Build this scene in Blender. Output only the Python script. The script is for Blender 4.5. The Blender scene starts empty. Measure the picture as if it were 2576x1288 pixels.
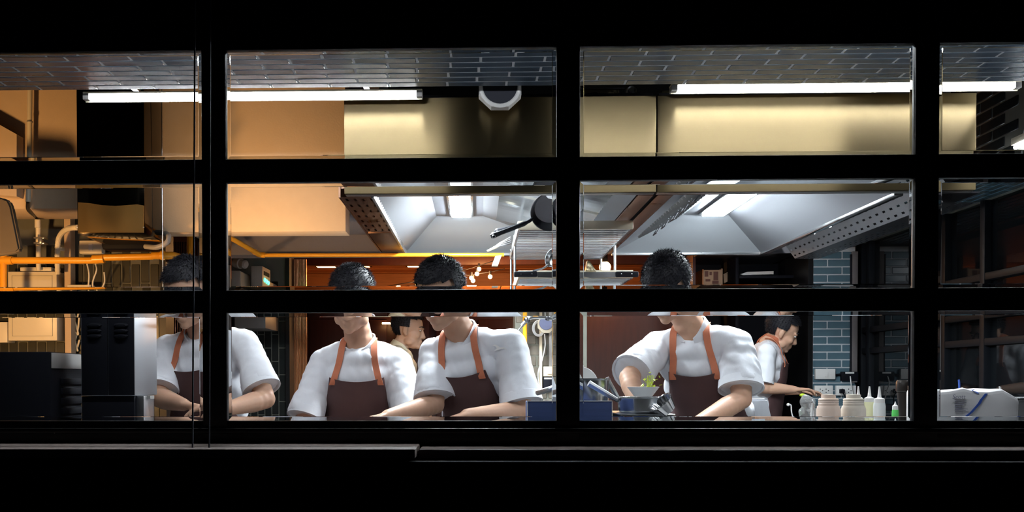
import bpy, bmesh, math, random
from mathutils import Vector, Matrix, Quaternion
from mathutils.bvhtree import BVHTree
from math import sin, cos, pi, radians as R
random.seed(7)
SC = bpy.context.scene
COL = SC.collection
V = Vector
# ------------------------------------------------------------------ camera
FPX, CX, CY = 2400.0, 1137.0, 993.0          # focal length and principal point for a 2576 x 1288 frame
EYE = V((0.0, -2.4, 1.2))
YAW, PITCH, ROLL = 0.0264, -0.0160, -0.0012
_fw = V((-sin(YAW) * cos(PITCH), cos(YAW) * cos(PITCH), sin(PITCH)))
_rt = V((cos(YAW), sin(YAW), 0)); _up = _rt.cross(_fw)
RT = _rt * cos(ROLL) + _up * sin(ROLL); UP = -_rt * sin(ROLL) + _up * cos(ROLL); FW = _fw
cam_d = bpy.data.cameras.new('camera'); cam = bpy.data.objects.new('camera', cam_d); COL.objects.link(cam)
cam_d.sensor_width = 36.0; cam_d.lens = FPX / 2576 * 36.0
cam_d.shift_x = (1288 - CX) / 2576; cam_d.shift_y = (CY - 644) / 2576
cam_d.clip_start = 0.05; cam_d.clip_end = 60
cam.matrix_world = Matrix(((RT.x, UP.x, -FW.x, EYE.x), (RT.y, UP.y, -FW.y, EYE.y), (RT.z, UP.z, -FW.z, EYE.z), (0, 0, 0, 1)))
SC.camera = cam
# ------------------------------------------------------------------ world and exposure
w = bpy.data.worlds.new('night'); SC.world = w; w.use_nodes = True
w.node_tree.nodes['Background'].inputs[0].default_value = (0.0006, 0.0008, 0.0016, 1)
w.node_tree.nodes['Background'].inputs[1].default_value = 1.0
SC.view_settings.view_transform = 'Standard'; SC.view_settings.look = 'None'
SC.view_settings.gamma = 1.0; SC.view_settings.use_curve_mapping = False
SC.view_settings.exposure = 0.35
SC.cycles.sample_clamp_indirect = 4.0
SC.cycles.max_bounces = 10; SC.cycles.transparent_max_bounces = 16
TUBE_L, HOOD_L, WARM_W, BULB_L = 74.0, 205.0, 62.0, 55.0
# ------------------------------------------------------------------ helpers
def P(px, py, Y):                              # the world point seen at a pixel, on the plane y = Y
    d = FW + RT * ((px - CX) / FPX) + UP * ((CY - py) / FPX)
    return EYE + d * ((Y - EYE.y) / d.y)
def S(px, Y): return px * (Y + 2.4) / FPX       # pixels to metres at depth Y

def mat(name, col, rough=0.5, metal=0.0, var=0.0, vscale=8.0, bump=0.0, bscale=30.0, stretch=(1, 1, 1), emit=0.0, spec=0.5,
        trans=0.0, coat=0.0, sss=0.0, rvar=0.0, ecol=None, ior=1.45, alpha=1.0):
    m = bpy.data.materials.new(name); m.use_nodes = True
    nt = m.node_tree; b = nt.nodes['Principled BSDF']; L = nt.links
    c = (*col, 1)
    b.inputs['Base Color'].default_value = c; b.inputs['Roughness'].default_value = rough
    b.inputs['Metallic'].default_value = metal; b.inputs['Specular IOR Level'].default_value = spec
    b.inputs['Transmission Weight'].default_value = trans; b.inputs['Coat Weight'].default_value = coat
    b.inputs['IOR'].default_value = ior; b.inputs['Alpha'].default_value = alpha
    if sss: b.inputs['Subsurface Weight'].default_value = sss; b.inputs['Subsurface Radius'].default_value = (0.02, 0.008, 0.004)
    if emit:
        b.inputs['Emission Color'].default_value = (*(ecol or col), 1); b.inputs['Emission Strength'].default_value = emit
    if var or bump or rvar:
        tc = nt.nodes.new('ShaderNodeTexCoord'); mp = nt.nodes.new('ShaderNodeMapping'); L.new(tc.outputs['Object'], mp.inputs[0])
        mp.inputs['Scale'].default_value = stretch
    if var or rvar:
        n = nt.nodes.new('ShaderNodeTexNoise'); n.inputs['Scale'].default_value = vscale; n.inputs['Detail'].default_value = 6
        L.new(mp.outputs[0], n.inputs['Vector'])
        if var:
            mx = nt.nodes.new('ShaderNodeMix'); mx.data_type = 'RGBA'
            mx.inputs[6].default_value = (*[max(0, x * (1 - var)) for x in col], 1)
            mx.inputs[7].default_value = (*[min(1, x * (1 + var)) for x in col], 1)
            L.new(n.outputs['Fac'], mx.inputs[0]); L.new(mx.outputs[2], b.inputs['Base Color'])
        if rvar:
            mr = nt.nodes.new('ShaderNodeMapRange'); mr.inputs[1].default_value = 0.3; mr.inputs[2].default_value = 0.7
            mr.inputs[3].default_value = max(0.02, rough - rvar); mr.inputs[4].default_value = rough + rvar
            L.new(n.outputs['Fac'], mr.inputs[0]); L.new(mr.outputs[0], b.inputs['Roughness'])
    if bump:
        n2 = nt.nodes.new('ShaderNodeTexNoise'); n2.inputs['Scale'].default_value = bscale; n2.inputs['Detail'].default_value = 4
        L.new(mp.outputs[0], n2.inputs['Vector'])
        bp_ = nt.nodes.new('ShaderNodeBump'); bp_.inputs['Strength'].default_value = bump; bp_.inputs['Distance'].default_value = 0.01
        L.new(n2.outputs['Fac'], bp_.inputs['Height']); L.new(bp_.outputs[0], b.inputs['Normal'])
    return m

def simple_shader(name, kind, col=(1, 1, 1), ior=1.45, rough=0.0):
    m = bpy.data.materials.new(name); m.use_nodes = True; nt = m.node_tree
    nt.nodes.remove(nt.nodes['Principled BSDF']); n = nt.nodes.new(kind); n.inputs['Color'].default_value = (*col, 1)
    if 'IOR' in n.inputs: n.inputs['IOR'].default_value = ior; n.inputs['Roughness'].default_value = rough
    nt.links.new(n.outputs[0], nt.nodes['Material Output'].inputs[0]); return m

M = {}
M['black_frame'] = mat('black_frame', (0.006, 0.006, 0.007), 0.38, 0, spec=0.4)
M['side_frame'] = mat('side_frame', (0.005, 0.006, 0.008), 0.5, spec=0.10)
M['gasket'] = mat('gasket', (0.008, 0.008, 0.009), 0.3)
M['black_wall'] = mat('black_wall', (0.004, 0.004, 0.004), 0.9, var=0.3)
M['pane_clear'] = simple_shader('pane_clear', 'ShaderNodeBsdfTransparent')
M['pane_edge'] = simple_shader('pane_edge', 'ShaderNodeBsdfGlass', (0.97, 0.99, 1.0), 1.5)
M['sill_wood'] = mat('sill_wood', (0.17, 0.13, 0.115), 0.7, var=0.35, vscale=6, stretch=(1, 14, 14), bump=0.3, bscale=20)
M['cord'] = mat('cord', (0.03, 0.035, 0.05), 0.6)
M['tassel'] = mat('tassel', (0.03, 0.035, 0.12), 0.4)  # blue light on the cord ends is put into this colour
M['tile_blue'] = mat('tile_blue', (0.040, 0.060, 0.088), 0.27, 0, var=0.35, vscale=5, bump=0.12, bscale=9, spec=0.22)
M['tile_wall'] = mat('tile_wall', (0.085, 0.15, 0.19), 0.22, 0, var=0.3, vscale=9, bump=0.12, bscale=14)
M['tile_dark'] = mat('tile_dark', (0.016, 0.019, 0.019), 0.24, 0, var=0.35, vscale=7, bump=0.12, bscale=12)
M['tile_olive'] = mat('tile_olive', (0.030, 0.030, 0.022), 0.28, 0, var=0.4, vscale=8, bump=0.12, bscale=14)
M['block_grey'] = mat('block_grey', (0.11, 0.095, 0.075), 0.35, var=0.3, vscale=10, bump=0.2, bscale=18)
M['grout'] = mat('grout', (0.50, 0.54, 0.58), 0.85, var=0.2)
M['grout_dark'] = mat('grout_dark', (0.12, 0.12, 0.10), 0.9, var=0.2)
M['fascia'] = mat('fascia_steel', (0.24, 0.185, 0.098), 0.33, 1.0, var=0.02, vscale=3, stretch=(1, 30, 30))
_nt = M['fascia'].node_tree; _b = _nt.nodes['Principled BSDF']; _b.inputs['Anisotropic'].default_value = 0.92; _b.inputs['Anisotropic Rotation'].default_value = 0.25
_tg = _nt.nodes.new('ShaderNodeTangent'); _tg.direction_type = 'RADIAL'; _tg.axis = 'Z'; _nt.links.new(_tg.outputs[0], _b.inputs['Tangent'])
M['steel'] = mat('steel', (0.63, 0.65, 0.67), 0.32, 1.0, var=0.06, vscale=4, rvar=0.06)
M['lit_edge_steel'] = mat('lit_edge_steel', (0.62, 0.56, 0.44), 0.4, 0.45, var=0.05)  # beige light on the front shelf edges, put into the steel colour
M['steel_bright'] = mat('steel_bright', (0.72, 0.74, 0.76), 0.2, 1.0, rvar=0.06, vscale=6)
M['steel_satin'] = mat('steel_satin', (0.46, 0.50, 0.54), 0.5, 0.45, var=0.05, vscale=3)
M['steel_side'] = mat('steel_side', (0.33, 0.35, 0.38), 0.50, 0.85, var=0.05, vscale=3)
M['steel_brown_reflect'] = mat('steel_brown_reflect', (0.30, 0.17, 0.12), 0.34, 1.0, var=0.15, vscale=6, rvar=0.08)  # brown reflections on the tray and channel steel, put into the base colour
M['steel_dark'] = mat('steel_dark', (0.10, 0.10, 0.11), 0.35, 1.0, var=0.2)
M['black_gloss'] = mat('black_gloss', (0.05, 0.042, 0.03), 0.09, 1.0)
M['black_matte'] = mat('black_matte', (0.004, 0.0045, 0.008), 0.65, var=0.2, spec=0.15)
M['void_black'] = mat('void_black', (0.006, 0.006, 0.006), 0.9)
M['plaster'] = mat('plaster', (0.56, 0.43, 0.30), 0.9, var=0.06, vscale=20, bump=0.08, bscale=120)
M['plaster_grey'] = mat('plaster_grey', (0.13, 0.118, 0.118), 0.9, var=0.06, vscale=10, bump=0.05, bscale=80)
M['cream'] = mat('cream', (0.75, 0.66, 0.48), 0.5, var=0.05)
M['ivory'] = mat('ivory_plastic', (0.72, 0.66, 0.52), 0.4, var=0.05)
M['white_plastic'] = mat('white_plastic', (0.80, 0.80, 0.79), 0.35)
M['grey_plastic'] = mat('grey_plastic', (0.30, 0.29, 0.28), 0.5, var=0.1)
M['yellow_pipe'] = mat('yellow_pipe', (0.80, 0.36, 0.02), 0.32, var=0.12, vscale=10, bump=0.05)
M['foil'] = mat('foil', (0.66, 0.58, 0.38), 0.28, 1.0, bump=0.9, bscale=40)
M['tube'] = mat('tube_glow', (1, 1, 1), 0.4, emit=TUBE_L, ecol=(0.90, 0.95, 1.0))
M['hoodlamp'] = mat('hood_lamp_glow', (1, 1, 1), 0.4, emit=HOOD_L, ecol=(0.86, 0.95, 1.0))
M['bulb'] = mat('bulb_glow', (1, 0.7, 0.35), 0.4, emit=BULB_L, ecol=(1.0, 0.52, 0.16))
M['warm_glow'] = mat('warm_glow', (1, 0.7, 0.35), 0.4, emit=9, ecol=(1.0, 0.62, 0.25))
M['green_led'] = mat('green_led', (0.1, 1, 0.5), 0.4, emit=14, ecol=(0.02, 1.0, 0.45))
M['batten'] = mat('lamp_batten', (0.86, 0.78, 0.58), 0.45)
M['wood'] = mat('warm_wood', (0.46, 0.17, 0.055), 0.45, var=0.35, vscale=5, stretch=(1, 12, 12), bump=0.1)
M['wood_dark'] = mat('dark_wood', (0.055, 0.014, 0.009), 0.45, var=0.35, vscale=4, stretch=(10, 1, 1))
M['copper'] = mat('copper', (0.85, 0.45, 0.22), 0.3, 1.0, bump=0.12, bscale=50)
M['floor'] = mat('floor_tile', (0.10, 0.095, 0.09), 0.45, var=0.25, vscale=3)
M['skin'] = mat('skin', (0.60, 0.36, 0.25), 0.5, var=0.08, vscale=12, sss=0.08, bump=0.03, bscale=120)
M['hair'] = mat('hair', (0.012, 0.012, 0.016), 0.6, var=0.4, vscale=60, spec=0.2)
M['shirt'] = mat('white_cotton', (0.78, 0.81, 0.87), 0.85, var=0.03, vscale=6, bump=0.35, bscale=7, stretch=(1.6, 1.6, 0.7))
M['apron'] = mat('brown_apron', (0.070, 0.034, 0.035), 0.85, var=0.2, vscale=10, bump=0.3, bscale=9)
M['strap'] = mat('orange_strap', (0.50, 0.16, 0.085), 0.75, var=0.12, vscale=60)
M['trousers'] = mat('black_cotton', (0.015, 0.015, 0.018), 0.9)
M['shoe'] = mat('black_rubber', (0.012, 0.012, 0.012), 0.5)
M['eye_white'] = mat('eye_white', (0.75, 0.72, 0.70), 0.2); M['eye_dark'] = mat('eye_dark', (0.02, 0.012, 0.01), 0.15)
M['lip'] = mat('lip', (0.45, 0.18, 0.15), 0.45)
M['blue_box'] = mat('blue_card', (0.030, 0.055, 0.16), 0.6, var=0.25, vscale=6, stretch=(1, 1, 20))
M['bag_white'] = mat('white_bag', (0.88, 0.88, 0.90), 0.45, bump=0.35, bscale=10, var=0.03)
M['stripe'] = mat('blue_stripe', (0.05, 0.12, 0.48), 0.45); M['print'] = mat('grey_print', (0.30, 0.30, 0.38), 0.6)
M['sauce_pink'] = mat('sauce_pink', (0.78, 0.62, 0.52), 0.35, var=0.04); M['sauce_beige'] = mat('sauce_beige', (0.66, 0.60, 0.52), 0.35, var=0.12, vscale=60)
M['sauce_yellow'] = mat('sauce_yellow', (0.85, 0.85, 0.55), 0.3); M['sauce_white'] = mat('sauce_white', (0.82, 0.86, 0.86), 0.3)
M['green_plastic'] = mat('green_plastic', (0.10, 0.55, 0.12), 0.35)
M['mill'] = mat('dark_mill_wood', (0.010, 0.007, 0.006), 0.3, spec=0.25)
M['leaf'] = mat('herb_leaf', (0.42, 0.50, 0.03), 0.5, var=0.4, vscale=30)
M['cling'] = mat('clear_film', (0.95, 0.97, 0.98), 0.1, trans=0.82, ior=1.3, bump=0.8, bscale=22)
M['dark_glass'] = mat('dark_glass', (0.004, 0.005, 0.006), 0.03, spec=0.35)
M['paper'] = mat('brown_paper', (0.40, 0.26, 0.17), 0.8, var=0.2); M['brown_print'] = mat('brown_print', (0.12, 0.05, 0.04), 0.8)
M['lime'] = mat('lime_green', (0.55, 0.75, 0.05), 0.4)
M['counter'] = mat('counter_steel', (0.5, 0.5, 0.5), 0.35, 1.0)

def link(o, parent=None):
    COL.objects.link(o)
    if parent is not None:
        o.parent = parent; o.matrix_parent_inverse = Matrix.Translation(-PLOC.get(parent.name, V((0, 0, 0))))
    return o
PLOC = {}
def tag(o, label=None, cat=None, group=None, kind=None):
    for k, v in (('label', label), ('category', cat), ('group', group), ('kind', kind)):
        if v: o[k] = v
    return o
def thing(name, label, cat, loc=(0, 0, 0), group=None, kind=None):
    o = bpy.data.objects.new(name, None); COL.objects.link(o); o.location = loc; o.empty_display_size = 0.05
    PLOC[o.name] = V(loc); return tag(o, label, cat, group, kind)
def finish(me, ang=35):
    me.polygons.foreach_set('use_smooth', [True] * len(me.polygons)); me.set_sharp_from_angle(angle=R(ang))
def obj(name, bm, m, parent=None, ang=35, flat=False):
    me = bpy.data.meshes.new(name); bmesh.ops.recalc_face_normals(bm, faces=bm.faces[:]); bm.to_mesh(me); bm.free()
    if not flat: finish(me, ang)
    o = bpy.data.objects.new(name, me); me.materials.append(M[m] if isinstance(m, str) else m)
    return link(o, parent)
def nb(): return bmesh.new()
def bx(bm, x0, x1, y0, y1, z0, z1, bev=0.0, rot=None, piv=None):
    r = bmesh.ops.create_cube(bm, size=1.0); vs = r['verts']
    c = V(((x0 + x1) / 2, (y0 + y1) / 2, (z0 + z1) / 2)); s = V((abs(x1 - x0), abs(y1 - y0), abs(z1 - z0)))
    for v in vs: v.co = V((v.co.x * s.x, v.co.y * s.y, v.co.z * s.z)) + c
    if bev:
        es = list({e for v in vs for e in v.link_edges})
        rr = bmesh.ops.bevel(bm, geom=es, offset=min(bev, min(s) * 0.45), segments=2, affect='EDGES', profile=0.5)
        vs = list({v for f in rr['faces'] for v in f.verts} | {v for v in vs if v.is_valid})
    if rot is not None:
        bmesh.ops.rotate(bm, verts=[v for v in vs if v.is_valid], cent=piv or c, matrix=rot)
    return vs
def pxbox(bm, x0, y0, x1, y1, Y, dep, bev=0.0):   # box whose front face fills a pixel rectangle at depth Y
    xm, ym = (x0 + x1) / 2, (y0 + y1) / 2
    return bx(bm, P(x0, ym, Y).x, P(x1, ym, Y).x, Y, Y + dep, P(xm, y1, Y).z, P(xm, y0, Y).z, bev)
def frame_of(d):
    d = d.normalized(); a = V((0, 0, 1)) if abs(d.z) < 0.9 else V((1, 0, 0))
    u = d.cross(a).normalized(); return u, d.cross(u).normalized()
def ring(bm, c, u, v, r, n): return [bm.verts.new(c + u * (r * cos(2 * pi * i / n)) + v * (r * sin(2 * pi * i / n))) for i in range(n)]
def skinr(bm, A, B):
    n = len(A)
    for i in range(n): bm.faces.new((A[i], A[(i + 1) % n], B[(i + 1) % n], B[i]))
def tube(bm, pts, r, n=10, cap=True):
    pts = [V(p) for p in pts]; rs = r if isinstance(r, (list, tuple)) else [r] * len(pts)
    u, v = frame_of(pts[1] - pts[0]); prev = None; first = None
    for i, p in enumerate(pts):
        d = (pts[min(i + 1, len(pts) - 1)] - pts[max(i - 1, 0)]).normalized()
        u = (u - d * u.dot(d)).normalized(); v = d.cross(u).normalized()
        g = ring(bm, p, u, v, rs[i], n)
        if prev: skinr(bm, prev, g)
        else: first = g
        prev = g
    if cap: bm.faces.new(first[::-1]); bm.faces.new(prev)
def lathe(bm, prof, c=(0, 0, 0), n=24, axis=(0, 0, 1), sx=1.0):
    a = V(axis).normalized(); u, v = frame_of(a); c = V(c); prev = None; u = u * sx
    for r, h in prof:
        if r < 1e-5: g = [bm.verts.new(c + a * h)]
        else: g = ring(bm, c + a * h, u, v, r, n)
        if prev:
            if len(prev) == 1 and len(g) > 1:
                for i in range(n): bm.faces.new((prev[0], g[i], g[(i + 1) % n]))
            elif len(g) == 1 and len(prev) > 1:
                for i in range(n): bm.faces.new((prev[i], prev[(i + 1) % n], g[0]))
            elif len(g) > 1: skinr(bm, prev, g)
        prev = g
def ball(bm, c, r, F=None, sub=2):                 # ellipsoid; F = (side, front, up) axes
    rs = (r, r, r) if isinstance(r, (int, float)) else r
    g = bmesh.ops.create_icosphere(bm, subdivisions=sub, radius=1.0)['verts']
    ax = F or (V((1, 0, 0)), V((0, 1, 0)), V((0, 0, 1)))
    for v in g: v.co = V(c) + ax[0] * (v.co.x * rs[0]) + ax[1] * (v.co.y * rs[1]) + ax[2] * (v.co.z * rs[2])
def prism(bm, pts, ext):                           # polygon pts (3-D) extruded by vector ext
    a = [bm.verts.new(V(p)) for p in pts]; b = [bm.verts.new(V(p) + V(ext)) for p in pts]
    bm.faces.new(a); bm.faces.new(b[::-1]); skinr(bm, a, b)
def quad_plate(bm, a, b, c, d, th):                # four corners, given thickness along the normal
    a, b, c, d = map(V, (a, b, c, d)); n = (b - a).cross(d - a).normalized() * th
    prism(bm, (a, b, c, d), n)
def arc(c, r, a0, a1, n, u=(1, 0, 0), v=(0, 0, 1)):
    return [V(c) + V(u) * (r * cos(a0 + (a1 - a0) * i / n)) + V(v) * (r * sin(a0 + (a1 - a0) * i / n)) for i in range(n + 1)]
def smooth_path(pts, n=6):
    pts = [V(p) for p in pts]; out = []
    for i in range(len(pts) - 1):
        p0, p1, p2, p3 = pts[max(i - 1, 0)], pts[i], pts[i + 1], pts[min(i + 2, len(pts) - 1)]
        for k in range(n):
            t = k / n
            out.append(0.5 * ((2 * p1) + (p2 - p0) * t + (2 * p0 - 5 * p1 + 4 * p2 - p3) * t * t + (3 * p1 - p0 - 3 * p2 + p3) * t ** 3))
    return out + [pts[-1]]
def single(name, bm, m, label, cat, group=None, kind=None, ang=35):
    return tag(obj(name, bm, m, None, ang), label, cat, group, kind)
def struct(name, bm, m, label=None): 
    return tag(obj(name, bm, m), label, None, None, 'structure')
_tiles = {}
def tile_mesh(key, sx, sy, sz, m, bev=0.003):
    if key not in _tiles:
        bm = nb(); bx(bm, -sx / 2, sx / 2, -sy / 2, sy / 2, -sz / 2, sz / 2)
        bmesh.ops.bevel(bm, geom=bm.edges[:], offset=bev, segments=1, affect='EDGES')
        me = bpy.data.meshes.new(key); bm.to_mesh(me); bm.free(); finish(me, 40); me.materials.append(M[m]); _tiles[key] = me
    return _tiles[key]
def put_tile(key, loc, parent, rz=None):
    o = bpy.data.objects.new('tile', _tiles[key]); o.location = loc
    o.rotation_euler = (random.uniform(-1, 1) * 0.006, random.uniform(-1, 1) * 0.006, random.uniform(-1, 1) * 0.003)
    return link(o, parent)
# ------------------------------------------------------------------ the window front (sectional glazed door)
ZC = 1.2
XE = [(-1.527, -0.6865), (-0.6368, 0.2039), (0.2505, 1.086), (1.1329, 1.973)]
ZE = [(0.5484, 0.8322), (0.2193, 0.5011), (-0.1094, 0.1742)]
win = thing('window_1', None, None, (0.2, 0, 0.95), kind='structure')
G = 0.006
FY0, FY1 = -0.010, 0.014
vert = [(-1.60, XE[0][0]), (XE[0][1], XE[1][0]), (XE[1][1], XE[2][0]), (XE[2][1], XE[3][0]), (XE[3][1], 2.05)]
for a, b in vert:
    bm = nb(); bx(bm, a - G, b + G, FY0, FY1, ZC - 0.165, ZC + 0.90, 0.003); obj('mullion', bm, 'black_frame', win)
hor = [(0.8322, 0.905), (0.5011, 0.5484), (0.1742, 0.2193), (-0.165, -0.1094)]
for a, b in hor:
    for i, (xa, xb) in enumerate(XE):
        bm = nb(); bx(bm, xa - 0.001, xb + 0.001, FY0 + 0.001, FY1, ZC + a - (G if a > -0.1 else 0), ZC + b + (G if b < 0.85 else 0), 0.003); obj('rail', bm, 'black_frame', win)
bm = nb(); bx(bm, -1.6, 2.05, FY0 - 0.016, FY0, ZC - 0.135, ZC - 0.122, 0.003); obj('drip_rail', bm, 'black_frame', win)
def rounded(x0, x1, z0, z1, r, n=5):
    out = []
    for cx_, cz_, a in ((x1 - r, z1 - r, 0), (x0 + r, z1 - r, pi / 2), (x0 + r, z0 + r, pi), (x1 - r, z0 + r, 3 * pi / 2)):
        for k in range(n + 1): out.append((cx_ + r * cos(a + pi / 2 * k / n), cz_ + r * sin(a + pi / 2 * k / n)))
    return out
for (xa, xb) in XE:
    for (za, zb) in ZE:
        za, zb = za + ZC, zb + ZC
        inn = rounded(xa, xb, za, zb, 0.010); out = rounded(xa - 0.012, xb + 0.012, za - 0.012, zb + 0.012, 0.010)
        bm = nb(); rings = []
        for pts, y in ((out, -0.007), (inn, -0.007), (inn, 0.007), (out, 0.007)):
            rings.append([bm.verts.new((x, y, z)) for x, z in pts])
        for i in range(4): skinr(bm, rings[i], rings[(i + 1) % 4])
        obj('gasket', bm, 'gasket', win)
        B = 0.0165; E_ = 0.003
        bm = nb(); bx(bm, xa + B, xb - B, -0.0011, 0.001, za + B, zb - B); pane = obj('pane', bm, 'pane_clear', win, flat=True)
        bm = nb()
        o_ = [(xa - E_, za - E_), (xb + E_, za - E_), (xb + E_, zb + E_), (xa - E_, zb + E_)]; i_ = [(xa + B, za + B), (xb - B, za + B), (xb - B, zb - B), (xa + B, zb - B)]
        fo = [bm.verts.new((x, 0.0008, z)) for x, z in o_]; fi = [bm.verts.new((x, -0.0011, z)) for x, z in i_]
        ro = [bm.verts.new((x, 0.001, z)) for x, z in o_]; ri = [bm.verts.new((x, 0.001, z)) for x, z in ((xa + B - 0.0014, za + B - 0.0014), (xb - B + 0.0014, za + B - 0.0014), (xb - B + 0.0014, zb - B + 0.0014), (xa + B - 0.0014, zb - B + 0.0014))]
        for k in range(4):
            l = (k + 1) % 4
            f1 = bm.faces.new((fo[k], fo[l], fi[l], fi[k])); f2 = bm.faces.new((ro[k], ri[k], ri[l], ro[l]))
            for f_, sg in ((f1, -1), (f2, 1)):
                f_.normal_update()
                if f_.normal.y * sg < 0: f_.normal_flip()
        me = bpy.data.meshes.new('pane_edge')
        bm.to_mesh(me); bm.free(); me.materials.append(M['pane_edge'])
        o = bpy.data.objects.new('ground_edge', me); link(o, pane); o.matrix_parent_inverse = Matrix.Translation(V((0, 0, 0)))
        o.matrix_parent_inverse = Matrix.Identity(4)
# black outer wall round the glazed front
bm = nb(); bx(bm, -2.6, 3.2, -0.02, 0.10, ZC + 0.90, 3.3); bx(bm, -2.6, -1.60, -0.02, 0.10, 0, ZC + 0.90); bx(bm, 2.05, 3.2, -0.02, 0.10, 0, ZC + 0.90)
bx(bm, -2.6, 3.2, -0.02, 0.10, -0.05, ZC - 0.165); struct('wall_front', bm, 'black_wall', 'black outer wall around the glazed kitchen front')
# ledge boards outside
led = thing('trim_1', 'weathered wooden ledge boards below the kitchen window', None, (0, -0.1, 1.0), kind='structure')
xs = P(1053, 1120, -0.12).x
for (x0, x1, zt, yf) in ((-2.3, xs - 0.002, ZC - 0.160, -0.215), (xs + 0.002, 3.0, ZC - 0.166, -0.145)):
    bm = nb(); bx(bm, x0, x1, yf, -0.021, zt - 0.022, zt, 0.003); obj('plank', bm, 'sill_wood', led)
bm = nb(); bx(bm, -2.3, 3.0, -0.2, -0.021, ZC - 0.26, ZC - 0.19); obj('ledge_support', bm, 'black_wall', led)
# outside ground
bm = nb(); bx(bm, -4, 4.5, -4.5, -0.02, -0.25, -0.15); struct('floor_outside', bm, 'black_wall', 'dark ground outside the kitchen window')
# two cords outside
for k, (xt, xb) in enumerate(((491, 484), (529, 526))):
    Yc = -0.17
    top = P(xt, -60, Yc); mid = P((xt + xb) / 2, 600, Yc); bot = P(xb, 1184, Yc)
    t = thing('blind_cord', ('thin dark cord hanging in front of the leftmost pane, further from the mullion', 'thin dark cord hanging in front of the first black mullion')[k], 'cord', bot, 'hanging cords outside the window')
    bm = nb(); tube(bm, [top, mid, bot], 0.0021, 6); obj('cord', bm, 'cord', t)
    bm = nb(); lathe(bm, [(0, 0.0), (0.004, 0), (0.006, -0.02), (0.006, -0.035), (0, -0.036)], bot, 10); obj('cord_knob', bm, 'tassel', t)
    bm = nb(); tube(bm, [bot + V((0, 0, -0.036)), bot + V((0, 0, -0.05))], 0.0015, 6); c = bot + V((0, 0, -0.062))
    bx(bm, c.x - 0.009, c.x - 0.007, c.y - 0.003, c.y + 0.003, c.z - 0.012, c.z + 0.012); bx(bm, c.x + 0.007, c.x + 0.009, c.y - 0.003, c.y + 0.003, c.z - 0.012, c.z + 0.012)
    bx(bm, c.x - 0.012, c.x + 0.012, c.y - 0.003, c.y + 0.003, c.z - 0.014, c.z - 0.012); bx(bm, c.x - 0.009, c.x + 0.009, c.y - 0.003, c.y + 0.003, c.z + 0.0105, c.z + 0.0125)
    obj('cord_cleat', bm, 'steel_dark', t)

# ------------------------------------------------------------------ room shell
XL, XR, YB = -2.9, 2.72, 7.9
bm = nb(); bx(bm, XL - 0.3, XR + 0.6, 0.10, YB + 0.2, -0.1, 0); struct('floor', bm, 'floor', 'dark kitchen floor')
bm = nb(); bx(bm, XL - 0.3, XR + 0.6, 0.10, YB + 0.2, 3.2, 3.3); struct('ceiling', bm, 'void_black', 'black open ceiling void above the kitchen')
bm = nb(); bx(bm, XL - 0.2, XL, 0.10, YB, 0, 3.2); struct('wall_left', bm, 'plaster_grey', 'grey side wall beyond the electrical panel')
# dark void partition behind the hood fascias
bm = nb(); bx(bm, -0.52, 1.86, 2.6, 2.7, 2.26, 3.2); struct('wall_duct', bm, 'void_black', 'black boxed-in duct space above the hoods')
# tiled soffit between window and hood
TS, TR = 0.207, 0.0505                       # tile pitch along and across
ZS = 2.240; YS = 0.985
sof = thing('ceiling_soffit', 'glossy blue-grey tiled soffit inside the window top', None, (0, YS, ZS), kind='structure')
bm = nb(); bx(bm, -2.9, 2.72, 0.10, YS, ZS - 0.0045, ZS + 0.12); obj('soffit_bed', bm, 'grout', sof)
bm = nb(); bx(bm, -2.9, 2.72, 0.985, 1.0, ZS + 0.0, 3.2); obj('soffit_upstand', bm, 'void_black', sof)
tile_mesh('soffit_tile', TS - 0.005, TR - 0.005, 0.012, 'tile_blue')
offs = [0.0, 0.5, 0.03, 0.53, 0.08, 0.56, 0.1, 0.62, 0.12, 0.6, 0.1, 0.55]
for r_ in range(12):
    y = YS - TR * (r_ + 0.5)
    xl, xr = P(-30, 150, y).x, P(2610, 150, y).x
    k0 = math.floor(xl / TS) - 3
    for k in range(k0, int(xr / TS) + 6):
        x = (k + offs[r_]) * TS
        if x < xl - TS * 1.6 or x > xr + TS * 3.2: continue
        put_tile('soffit_tile', (x, y, ZS), sof)
# right glazed side wall, tiled beam above it
XB, ZB = 2.30, 2.157
wr = thing('wall_right', 'black framed glazed side wall reflecting the kitchen', None, (XR, 3, 0), kind='structure')
bm = nb(); bx(bm, XR + 0.02, XR + 0.06, 0.12, 4.45, 0, ZB); obj('glass_sheet', bm, 'dark_glass', wr)
def sidebar(bm, y0, y1, z0, z1, t=0.0): bx(bm, XR - 0.015 - t, XR + 0.07, y0, y1, z0, z1, 0.004)
def ysid(px): return XR * FPX / (px - 1200) - 2.4
for px in (2395 - 35, 2456, 2600):
    y = ysid(px); bm = nb(); sidebar(bm, y - 0.025, y + 0.025, 0, ZB); obj('side_mullion', bm, 'side_frame', wr)
bm = nb(); sidebar(bm, 4.40, 4.50, 0, ZB); obj('side_mullion', bm, 'side_frame', wr)
bm = nb(); sidebar(bm, ysid(2175) - 0.03, ysid(2175) + 0.03, 0, ZB); obj('side_mullion', bm, 'side_frame', wr)
for py, px in ((700, 2440), (795, 2440), (862, 2440), (1040, 2440), (900, 2240)):
    y = ysid(px); z = P(px, py, y).z
    if px == 2240: continue
    bm = nb(); sidebar(bm, 0.12, 4.45, z - 0.02, z + 0.02, -0.003); obj('side_rail', bm, 'side_frame', wr)
beam = thing('ceiling_beam', 'dark tiled beam running back along the side wall', None, (XB, 3, ZB), kind='structure')
bm = nb(); bx(bm, XB - 0.003, XR + 0.3, 1.0, 6.0, ZB - 0.003, 3.2); obj('beam_core', bm, 'grout_dark', beam)
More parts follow.
